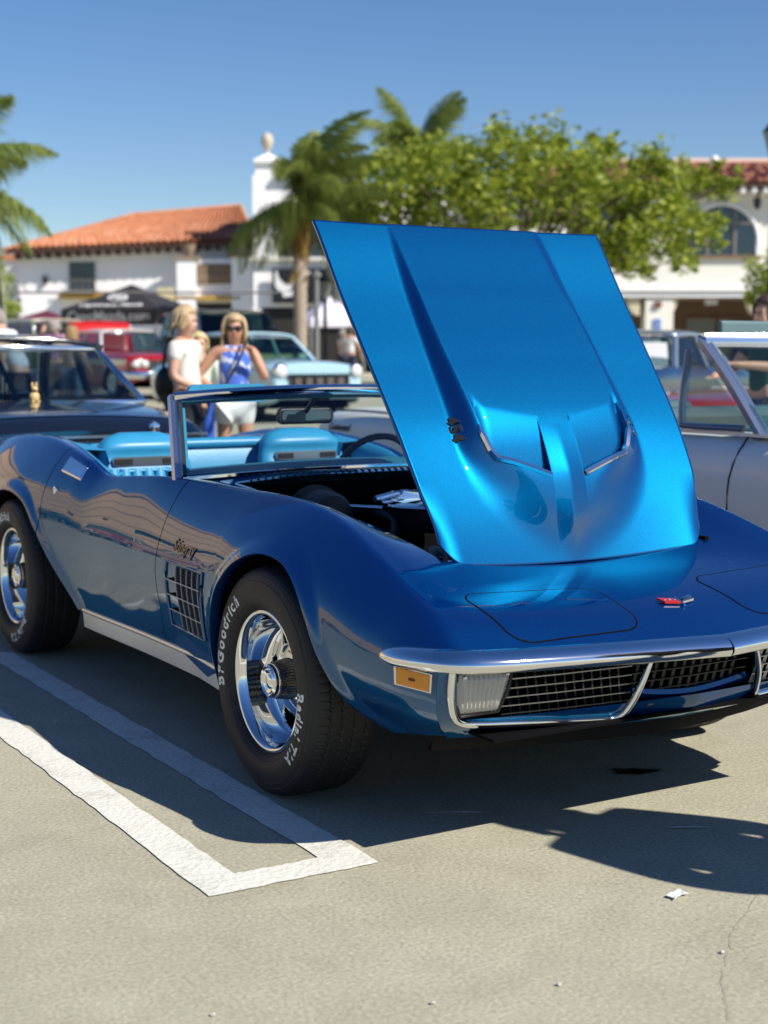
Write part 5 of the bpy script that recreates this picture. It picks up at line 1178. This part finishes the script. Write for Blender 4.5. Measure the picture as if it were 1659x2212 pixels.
for poly in ([(594, 588), (598, 584), (602, 600), (612, 612), (628, 614), (632, 622), (618, 632), (604, 630), (594, 618)], [(624, 606), (668, 586), (672, 588), (632, 614)], [(610, 634), (634, 628), (630, 640), (612, 642)]):
    obj('sign_mark', prism([S2(*p) for p in poly], 1, -.53, -.505), WS, sg)
obj('shop_opening', box(F_(560, 0, H2)[0], F_(775, 0, H2)[0], -.02, .1, -.1, F_(0, 664, H2)[1]), DARK, tw)
# ---- arcade building on the right
H3 = 76.
rb3 = froot('arcade_building', H3, 'pale two-storey building with tiled eave, big arched window and shaded arcade')
rl, rr = F_(765, 0, H3)[0], F_(1900, 0, H3)[0]; zt = F_(0, 410, H3)[1]; zc0 = F_(0, 640, H3)[1]
obj('upper_wall', box(rl, rr, 0, 10, zc0, zt), STUC2, rb3)
for nm, va, vb, y0, m in (('cornice', 622, 629, -.25, STUC), ('cornice', 634, 642, -.12, STUC)): obj(nm, box(rl, rr, y0, 0, F_(0, vb, H3)[1], F_(0, va, H3)[1]), m, rb3)
def arch_win(u0, u1, root):
    x0, x1 = F_(u0, 0, H3)[0], F_(u1, 0, H3)[0]; z0, z1 = F_(0, 552, H3)[1], F_(0, 440, H3)[1]
    a = obj('arch_window', prism(arch_poly(x0, x1, z0, z1), 1, -.04, .1), BWIN, root); obj('arch_sill', box(x0 - .2, x1 + .2, -.2, 0, z0 - .15, z0), BRN, a)
    obj('arch_surround', tube([(x, -.03, z) for x, z in arch_poly(x0, x1, z0, z1)[1:]], .12, 6), STUC, a)
    for f in (.30, .68): obj('arch_mullion', box(x0 + (x1 - x0) * f - .07, x0 + (x1 - x0) * f + .07, -.10, -.04, z0, z1 - .35), FRM, a)
    obj('arch_transom', box(x0 + .1, x1 - .1, -.09, -.04, z0 + (z1 - z0) * .60, z0 + (z1 - z0) * .60 + .12), FRM, a)
arch_win(1492, 1650, rb3); arch_win(1220, 1378, rb3); arch_win(950, 1108, rb3)
er0, er1 = F_(1140, 0, H3)[0], F_(1900, 0, H3)[0]; ez = F_(0, 402, H3)[1]; rz_ = F_(0, 352, H3 + 5)[1]
rf3 = obj('roof', ([(er0, -1.0, ez), (er1, -1.0, ez), (er1, 5, rz_), (er0, 5, rz_), (er1, 10, ez), (er0, 10, ez)], [(0, 1, 2, 3), (3, 2, 4, 5)]), TERRAD, rb3)
tiles(rb3, rf3, (er0, -1.0, ez), (er1, -1.0, ez), (er1, 5, rz_), (er0, 5, rz_), 50, 7, TERRA2, TERRAD, 6, 300)
obj('ridge_tiles', tube([(er0, 5, rz_ + .05), (er1, 5, rz_ + .05)], .2, 8), mat('ridge_pale', (.60, .46, .38), .8), rf3)
for k in range(30):
    x = er0 + .5 + k * (er1 - er0 - 1) / 29; obj('rafter_tail', box(x - .1, x + .1, -.95, 0, ez - .42, ez - .14), WOOD if x < F_(1590, 0, H3)[0] else STUC, rf3)
obj('eave_board', box(er0, er1, -1.02, -.9, ez - .14, ez + .02), WOOD, rf3)
x, z = F_(1543, 345, H3 + 4); obj('roof_vent', shift(lathe([(.25, -.8), (.25, .2), (.12, .4), (0, .42)], 14), x, 4, z - .2), WHITE, rb3, 40)
br = obj('wall_bracket', tube(crom([(F_(1632, 0, H3)[0], -.1, F_(0, 418, H3)[1]), (F_(1640, 0, H3)[0], -.5, F_(0, 415, H3)[1]), (F_(1643, 0, H3)[0], -.7, F_(0, 425, H3)[1]), (F_(1640, 0, H3)[0], -.7, F_(0, 440, H3)[1])], 5), .05, 6), BLACK, rb3, 60)
obj('lantern', shift(lathe([(.05, .3), (.22, .15), (.18, -.2), (.05, -.35), (0, -.36)], 8), F_(1640, 0, H3)[0], -.7, F_(0, 436, H3)[1] - .1), BLACK, br)
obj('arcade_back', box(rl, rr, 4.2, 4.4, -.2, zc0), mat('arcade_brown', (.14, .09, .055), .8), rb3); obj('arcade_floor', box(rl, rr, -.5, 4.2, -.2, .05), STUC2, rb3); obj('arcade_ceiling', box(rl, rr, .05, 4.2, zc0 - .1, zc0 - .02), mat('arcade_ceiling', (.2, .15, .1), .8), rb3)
for u in (1530, 1600, 1690, 1300, 1230, 1100):
    x = F_(u, 0, H3 + 4)[0]; w_ = obj('shop_window', box(x - .75, x + .75, 4.1, 4.2, .4, 2.9), BWIN, rb3); obj('window_frame', join(box(x - .8, x - .72, 4.05, 4.1, .4, 3), box(x + .72, x + .8, 4.05, 4.1, .4, 3), box(x - .8, x + .8, 4.05, 4.1, 2.9, 3.0), box(x - .8, x + .8, 4.05, 4.1, 1.6, 1.68)), BRN, w_)
for u0, u1 in ((1395, 1452), (1135, 1190), (880, 935), (1660, 1715)):
    c = facebox('column', u0, u1, 645, 800, H3, STUC2, rb3, 0, 1.2, 0.)
    x0, x1 = F_(u0, 0, H3)[0], F_(u1, 0, H3)[0]; zt_ = zc0 - .02
    for s, xx in ((-1, x0), (1, x1)):
        poly = [(xx, zt_)] + [(xx + s * .62 * math.cos(a), zt_ - .0 - .95 * math.sin(a)) for a in np.linspace(0, math.pi / 2, 8)]
        obj('corbel', prism(poly, 1, .1, 1.0), mat('corbel_cream', (.60, .54, .38), .85), c)
    if u0 == 1395:
        b = facebox('blue_sign', 1411, 1426, 690, 722, H3, mat('sign_blue', (.02, .16, .55), .5), c, -.06, -.003)
        x, z = F_(1418, 712, H3); V, F = text_mesh('P', .55, .01); obj('sign_text', ([(a + x, -.065, bb + z) for a, bb, cc in V], F), WHITE, b)
        facebox('alarm_box', 1414, 1428, 652, 664, H3, mat('alarm_maroon', (.16, .05, .04), .6), c, -.15, -.003)
hs = obj('hanging_sign', box(F_(1540, 0, H3)[0], F_(1568, 0, H3)[0], .3, .36, F_(0, 658, H3)[1], F_(0, 645, H3)[1]), mat('pale_sign', (.62, .58, .54), .7), rb3)
# ---- tan parking structure wall across the lane (seen in the paintwork)
TAN = mat('tan_render', (.62, .42, .21), .85, var=.12, vscale=.5, bump=.2)
tb = empty('tan_building', (-1.5, 25, 0), math.pi / 2, 'tan rendered parking structure with horizontal bands across the lane', 'building')
obj('wall', box(0, 8, 0, 46, -.1, 6.2), TAN, tb)
for z in (1.1, 2.1, 3.1, 4.1, 5.1): obj('band_groove', box(-.02, 0, 0, 46, z - .04, z + .04), mat('tan_dark', (.30, .19, .09), .9), tb)
obj('coping', box(-.15, 8.1, -.1, 46.1, 6.2, 6.5), mat('tan_coping', (.45, .33, .2), .85), tb)
for k in range(5): obj('louvre', box(-.05, 0, 6 + k * 8, 7.8 + k * 8, 2.5, 2.9), BLACK, tb)
for k in range(4): obj('notice', box(-.03, 0, 4 + k * 9, 7 + k * 9, .6, 1.0), WHITE, tb)
# hedge and dark trees above it stay as one mass
# ------------------------------------------------------------------ street things
def canopy(name, label, u, H, w, ze, za, rot, m, val=.3):
    x, y, z = gpos(u, H); root = empty(name, (x, y, z), rot, label, 'canopy'); h = w / 2
    V = [(-h, -h, ze), (h, -h, ze), (h, h, ze), (-h, h, ze), (0, 0, za)]
    top = obj('roof_cloth', (V, [(0, 1, 4), (1, 2, 4), (2, 3, 4), (3, 0, 4)]), m, root); mod(top, 'SOLIDIFY', thickness=.01)
    for i in range(4):
        a, b = V[i], V[(i + 1) % 4]; q = obj('valance', ([a, b, (b[0], b[1], ze - val), (a[0], a[1], ze - val)], [(0, 1, 2, 3)]), m, root); mod(q, 'SOLIDIFY', thickness=.008)
    for sx in (-1, 1):
        for sy in (-1, 1): obj('leg', box(sx * (h - .03) - .02, sx * (h - .03) + .02, sy * (h - .03) - .02, sy * (h - .03) + .02, 0, ze), STEEL, root)
    return root, h, ze, za
CB = mat('black_canvas', (.028, .025, .027), .7, var=.15, vscale=2)
cn, h, ze, za = canopy('black_canopy', 'black peaked canopy with white dealer lettering and logo', 290, 47.5, 3.25, 2.37, 3.19, -YAW + R(-17), CB, .42)
V, F = text_mesh('CapoMazda.com', .42, .004, 0, 1.0, .008); obj('valance_lettering', ([(a, -h - .02, b + ze - .36) for a, b, c in V], F), WS, cn)
sl = math.atan2(za - ze, h); Mt = Matrix.Translation((0, -h, ze)) @ Matrix.Rotation(sl, 4, 'X')
V, F = text_mesh('Capistrano Mazda', .30, .004, 0, 1.0, .004); obj('roof_lettering', mx(([(a, b + .12, .035 + c) for a, b, c in V], F), Mt), WS, cn)
lg = obj('roof_logo', mx(join(tube([(.30 * math.cos(t), .72 + .20 * math.sin(t), .04) for t in np.linspace(0, 2 * math.pi, 28, endpoint=False)], .035, 6, closed=True), tube(crom([(-.27, .76, .04), (-.10, .80, .04), (0, .70, .04), (.10, .80, .04), (.27, .76, .04)], 5), .03, 6)), Mt), WS, cn)
V, F = text_mesh('Mazda', .38, .004, 0, 1.0, .004); obj('side_lettering', ([(-h - .02, -a, b + ze - .34) for a, b, c in V], F), mat('dim_lettering', (.16, .15, .2), .7), cn)
canopy('white_canopy', 'small white peaked canopy beside the palm and lamp post', 712, 56, 2.1, 2.25, 3.15, -YAW + R(20), mat('white_canvas', (.72, .70, .80), .7), .25)
canopy('maroon_canopy', 'maroon low canopy behind the people, far left', 105, 58, 3.6, 2.05, 2.7, -YAW, mat('maroon_canvas', (.12, .02, .04), .7), .3)
# pole with cable
x, y, z = gpos(12, 40); pz = at(12, 566, 40)[2]
po = empty('cable_pole', (x, y, z), 0, 'pale steel pole carrying a cable, far left', 'pole'); obj('pole', lathe([(.085, 0), (.085, pz - z), (0, pz - z + .05)], 16), mat('pole_cream', (.45, .43, .38), .6), po, 40)
c0 = at(12, 632, 40); c1 = at(600, 632, 40); loc = np.array([x, y, z]); obj('cable', tube([c0 - loc, c1 - loc], .035, 6), mat('cable_grey', (.18, .18, .18), .6), po)
obj('stay_wire', tube([at(16, 575, 40) - loc, at(62, 634, 40) - loc], .02, 5), MATS['cable_grey'], po)
x, y, z = gpos(685, 39.8); pz = at(685, 585, 39.8)[2]; po2 = empty('grey_pole', (x, y, z), 0, 'slim grey pole next to the palm trunk', 'pole'); obj('pole', lathe([(.075, 0), (.06, pz - z), (0, pz - z + .03)], 14), mat('pole_grey', (.20, .20, .19), .6), po2, 40); obj('pole_collar', lathe([(.06, 3.0), (.13, 3.02), (.13, 3.1), (.06, 3.12)], 14), MATS['pole_grey'], po2)
def lamp_post(u, H, v, label):
    x, y, z = gpos(u, H); zt = at(u, v, H)[2] - z; r = empty('street_lamp', (x, y, z), 0, label, 'street lamp')
    obj('post', lathe([(.16, 0), (.16, .3), (.08, .5), (.06, zt - 1.0), (.1, zt - .95), (.06, zt - .9)], 14), BLACK, r, 40); l_ = obj('lantern', lathe([(.10, zt - .9), (.24, zt - .35), (.26, zt - .3), (.10, zt - .08), (.03, zt), (0, zt)], 8), mat('lantern_glass', (.25, .26, .27), .3), r); obj('lantern_cap', lathe([(.28, zt - .32), (.11, zt - .07), (.02, zt + .05), (0, zt + .06)], 8), BLACK, l_)
lamp_post(703, 50, 588, 'black street lamp with a glazed lantern beside the white canopy')
lamp_post(1657, 34, 255, 'tall dark street lamp at the right end of the arcade')
# hanging cream shop sign
x, y, z = gpos(362, 60); hs_ = empty('post_sign', (x, y, z), -YAW, 'cream signboards on a post behind the black canopy', 'sign')
zz = lambda v: at(362, v, 60)[2] - z
obj('post', box(-.05, .05, .05, .15, 0, zz(618)), MATS['pole_grey'], hs_)
for (du, v0, v1, w) in ((0, 622, 632, .34), (0, 634, 643, .32), (-9, 645, 655, .14), (9, 645, 655, .14), (-7, 656, 664, .12), (7, 656, 664, .12)): obj('sign_plate', box(du * .0187 - w, du * .0187 + w, -.02, .03, zz(v1), zz(v0)), mat('sign_cream', (.70, .62, .36), .6), hs_)
# ------------------------------------------------------------------ trees
def leaf_mat(name, a, b):
    m = mat(name, a, .55); n = m.node_tree.nodes; l = m.node_tree.links; bs = n['Principled BSDF']; ge = n.new('ShaderNodeNewGeometry')
    mxn = n.new('ShaderNodeMix'); mxn.data_type = 'RGBA'; mxn.inputs[6].default_value = (*a, 1); mxn.inputs[7].default_value = (*b, 1); l.new(ge.outputs['Random Per Island'], mxn.inputs[0]); l.new(mxn.outputs[2], bs.inputs['Base Color'])
    tr = n.new('ShaderNodeBsdfTranslucent'); l.new(mxn.outputs[2], tr.inputs[0]); ms = n.new('ShaderNodeMixShader'); ms.inputs[0].default_value = .46; l.new(bs.outputs[0], ms.inputs[1]); l.new(tr.outputs[0], ms.inputs[2]); l.new(ms.outputs[0], n['Material Output'].inputs[0]); return m
LEAF = leaf_mat('leaf_green', (.11, .175, .014), (.46, .52, .06)); PLEAF = leaf_mat('palm_leaf', (.12, .19, .035), (.38, .44, .12)); DRY = leaf_mat('palm_dry', (.35, .22, .05), (.45, .32, .10))
BARK = mat('bark', (.12, .09, .07), .9, var=.3, vscale=5, bump=.6, bscale=10); PBARK = mat('palm_bark', (.34, .28, .22), .9, var=.25, vscale=6, bump=.6, bscale=10)
def leaves(pts, size, rng):
    n = len(pts); V = np.zeros((n, 4, 3)); 
    d = rng.normal(size=(n, 3)); d /= np.linalg.norm(d, axis=1)[:, None]; d[:, 2] *= .6
    e = np.cross(d, rng.normal(size=(n, 3))); e /= np.linalg.norm(e, axis=1)[:, None] + 1e-9; s = size * rng.uniform(.6, 1.3, (n, 1))
    V[:, 0] = pts - d * s; V[:, 1] = pts + e * s * .45; V[:, 2] = pts + d * s; V[:, 3] = pts - e * s * .45
    return V.reshape(-1, 3), np.arange(4 * n).reshape(n, 4)
def big_mesh(name, V, F, m, parent):
    me = bpy.data.meshes.new(name); me.from_pydata(V.tolist(), [], F.tolist()); me.materials.append(m); o = bpy.data.objects.new(name, me); link(o, parent); return o
def broad_tree(u, H, label, clumps, trunk_u, seed, lsize=.16, per=230, group=None):
    """clumps: (u, v, radius m, depth offset)"""
    x, y, z = gpos(trunk_u, H); root = empty('broadleaf_tree', (x, y, z), 0, label, 'tree', group); rng = np.random.default_rng(seed); o = np.array([x, y, z]); pts = []; br = []
    zb = 2.6
    for (cu, cv, r, dd) in clumps:
        c = at(cu, cv, H + dd) - o; n = int(per * r ** 1.8)
        # many small twig tufts on an uneven shell
        k = max(4, int(9 * r ** 1.5)); dirs = rng.normal(size=(k, 3)); dirs /= np.linalg.norm(dirs, axis=1)[:, None]; tc = c + dirs * r * rng.uniform(.45, .95, (k, 1)) * np.array([1, 1, .85])
        for t in tc: pts.append(t + rng.normal(size=(max(8, n // k), 3)) * r * .17)
        br.append(c)
    V, F = leaves(np.concatenate(pts), lsize, rng); big_mesh('crown', V, F, LEAF, root)
    parts = [tube([(0, 0, 0), (.05, .02, zb * .5), (0, .05, zb)], .2, 12, rs=[.32, .24, .20])]
    for c in br:
        m1 = np.array([c[0] * .35, c[1] * .35, zb + (c[2] - zb) * .45]); parts.append(tube(crom([(0, .05, zb - .1), m1, c], 5), .05, 6, rs=list(np.linspace(.11, .025, 11))))
    obj('trunk', join(*parts), BARK, root, 60); return root
cl = []
rr = random.Random(11)
for cu, cv, r in ((830, 430, 2.0), (735, 500, 1.3), (790, 520, 1.4), (720, 440, 1.0), (850, 540, 1.3), (760, 450, 1.3), (905, 390, 2.0), (980, 430, 2.1), (960, 340, 1.5), (1040, 340, 1.7), (1060, 440, 2.0), (1070, 270, .9), (1140, 300, 1.7), (1150, 390, 2.1), (1185, 265, .9), (1230, 340, 1.8), (1240, 440, 2.0), (1290, 300, 1.1), (1300, 270, .6), (1310, 380, 1.7), (1340, 470, 1.8), (1390, 360, 1.3), (1390, 430, 1.6), (1430, 330, .5), (1440, 400, 1.2), (1460, 470, 1.5), (1420, 540, 1.3), (1500, 360, .7), (1530, 335, .5), (1510, 420, 1.1), (1520, 500, .9), (1560, 400, .7), (1580, 375, .5), (1550, 515, .5), (1370, 560, 1.0), (1330, 540, 1.1), (1480, 560, .7), (870, 470, 1.5), (1100, 490, 2.0)):
    cl.append((cu, cv + max(0, (420 - cv) * .30), r * .86, rr.uniform(-2.2, 2.2)))
broad_tree(1120, 46, 'large rounded green tree in front of the arcade building', cl, 1110, 3, .15, 330)
broad_tree(1655, 60, 'small leafy tree at the right end of the arcade', [(1655, 610, 1.0, 0), (1640, 640, .7, 0), (1672, 590, 1.1, 0), (1680, 640, 1.0, 0)], 1675, 8, .16, 240)
broad_tree(-8, 62, 'dark green tree at the far left end of the white building', [(-8, 640, 1.1, 0), (-4, 690, 1.2, 0), (-20, 610, 1.2, 0), (2, 720, .8, 0)], -6, 9, .16, 240)
def frond_mesh(L, seed, droop, leaflet=.55, n=62):
    r = random.Random(seed); V = []; F = []; pts = []
    for i in range(n + 1):
        t = i / n; pts.append(np.array([0, L * (t - .12 * droop * t ** 2), L * (.35 * t - droop * t ** 2.2)]))
    tv, tf = tube([p for p in pts[::3]], .03, 5, rs=list(np.linspace(.035, .008, len(pts[::3])))); V += [tuple(v) for v in tv]; F += tf
    for i in range(3, n + 1):
        t = i / n; w = leaflet * L * .46 * math.sin(math.pi * min(1, .12 + .86 * t)) ** .7
        for s in (-1, 1):
            for rep_ in range(3):
                a = pts[i]; d = np.array([s * (1 + r.uniform(-.3, .2)), .55 + r.uniform(-.2, .3), -.45 + r.uniform(-.5, .45)]); d /= np.linalg.norm(d); ww = w * r.uniform(.7, 1.15); b = a + d * ww * .55; c = a + d * ww * .9 + np.array([0, 0, -.62 * ww]); e = np.array([0, .015, 0]) * L / 2.5
                k = len(V); V += [tuple(a - e), tuple(a + e), tuple(b + e), tuple(b - e), tuple(c)]; F += [(k, k + 1, k + 2, k + 3), (k + 3, k + 2, k + 4)]
    return V, F
def palm(u, H, v_top, label, fl, nf, seed, trunk_r=.19, dry=2, elev=(-.35, 1.15)):
    x, y, z = gpos(u, H); zt = at(u, v_top, H)[2] - z; root = empty('palm_tree', (x, y, z), 0, label, 'palm tree'); r = random.Random(seed)
    prof = [(trunk_r * 1.4, 0), (trunk_r * 1.1, .4)] + [(trunk_r * (1 + (.05 if k % 2 else -.04)), .4 + (zt - .8) * k / 26) for k in range(1, 27)] + [(trunk_r * 1.15, zt - .2), (trunk_r * .8, zt)]
    obj('trunk', lathe(prof, 16), PBARK, root, 50); meshes = []
    for q in range(4):
        VF = frond_mesh(fl, seed * 7 + q, (.45, .75, 1.0, .6)[q]); o = obj('frond', VF, PLEAF, root); meshes.append(o.data); bpy.data.objects.remove(o)
    for k in range(nf):
        e = elev[0] + (elev[1] - elev[0]) * (k / max(1, nf - 1)) ** 1.0; a = k * 2.399 + r.uniform(-.2, .2)
        if label.startswith('king') and e > -.05 and (math.sin(a) * .859 + math.cos(a) * .513) > .18: continue
        o = obj('frond', meshes[k % 4], PLEAF, root); o.location = (0, 0, zt - .05 + .25 * k / nf); o.rotation_euler = Euler((e, r.uniform(-.3, .3), a), 'XYZ'); o.scale = [r.uniform(.85, 1.1)] * 3
        if False: pass
    for k in range(dry):
        VF = frond_mesh(fl * .6, seed + 90 + k, 1.2); o = obj('dry_frond', VF, DRY, root); o.location = (0, 0, zt - .25); o.rotation_euler = Euler((-1.0, 0, 2.2 + k * 1.5), 'XYZ')
    return root
palm(650, 45, 440, 'king palm with pale trunk in front of the tower', 3.0, 36, 4, .20, 3, (-.45, 1.35))
palm(905, 58, 360, 'tall palm with stiff fronds rising behind the large tree', 3.1, 18, 6, .2, 0, (-.1, 1.3))
palm(-140, 30, 415, 'feathery palm with drooping fronds at the far left', 2.5, 22, 9, .2, 1, (-.6, 1.0))
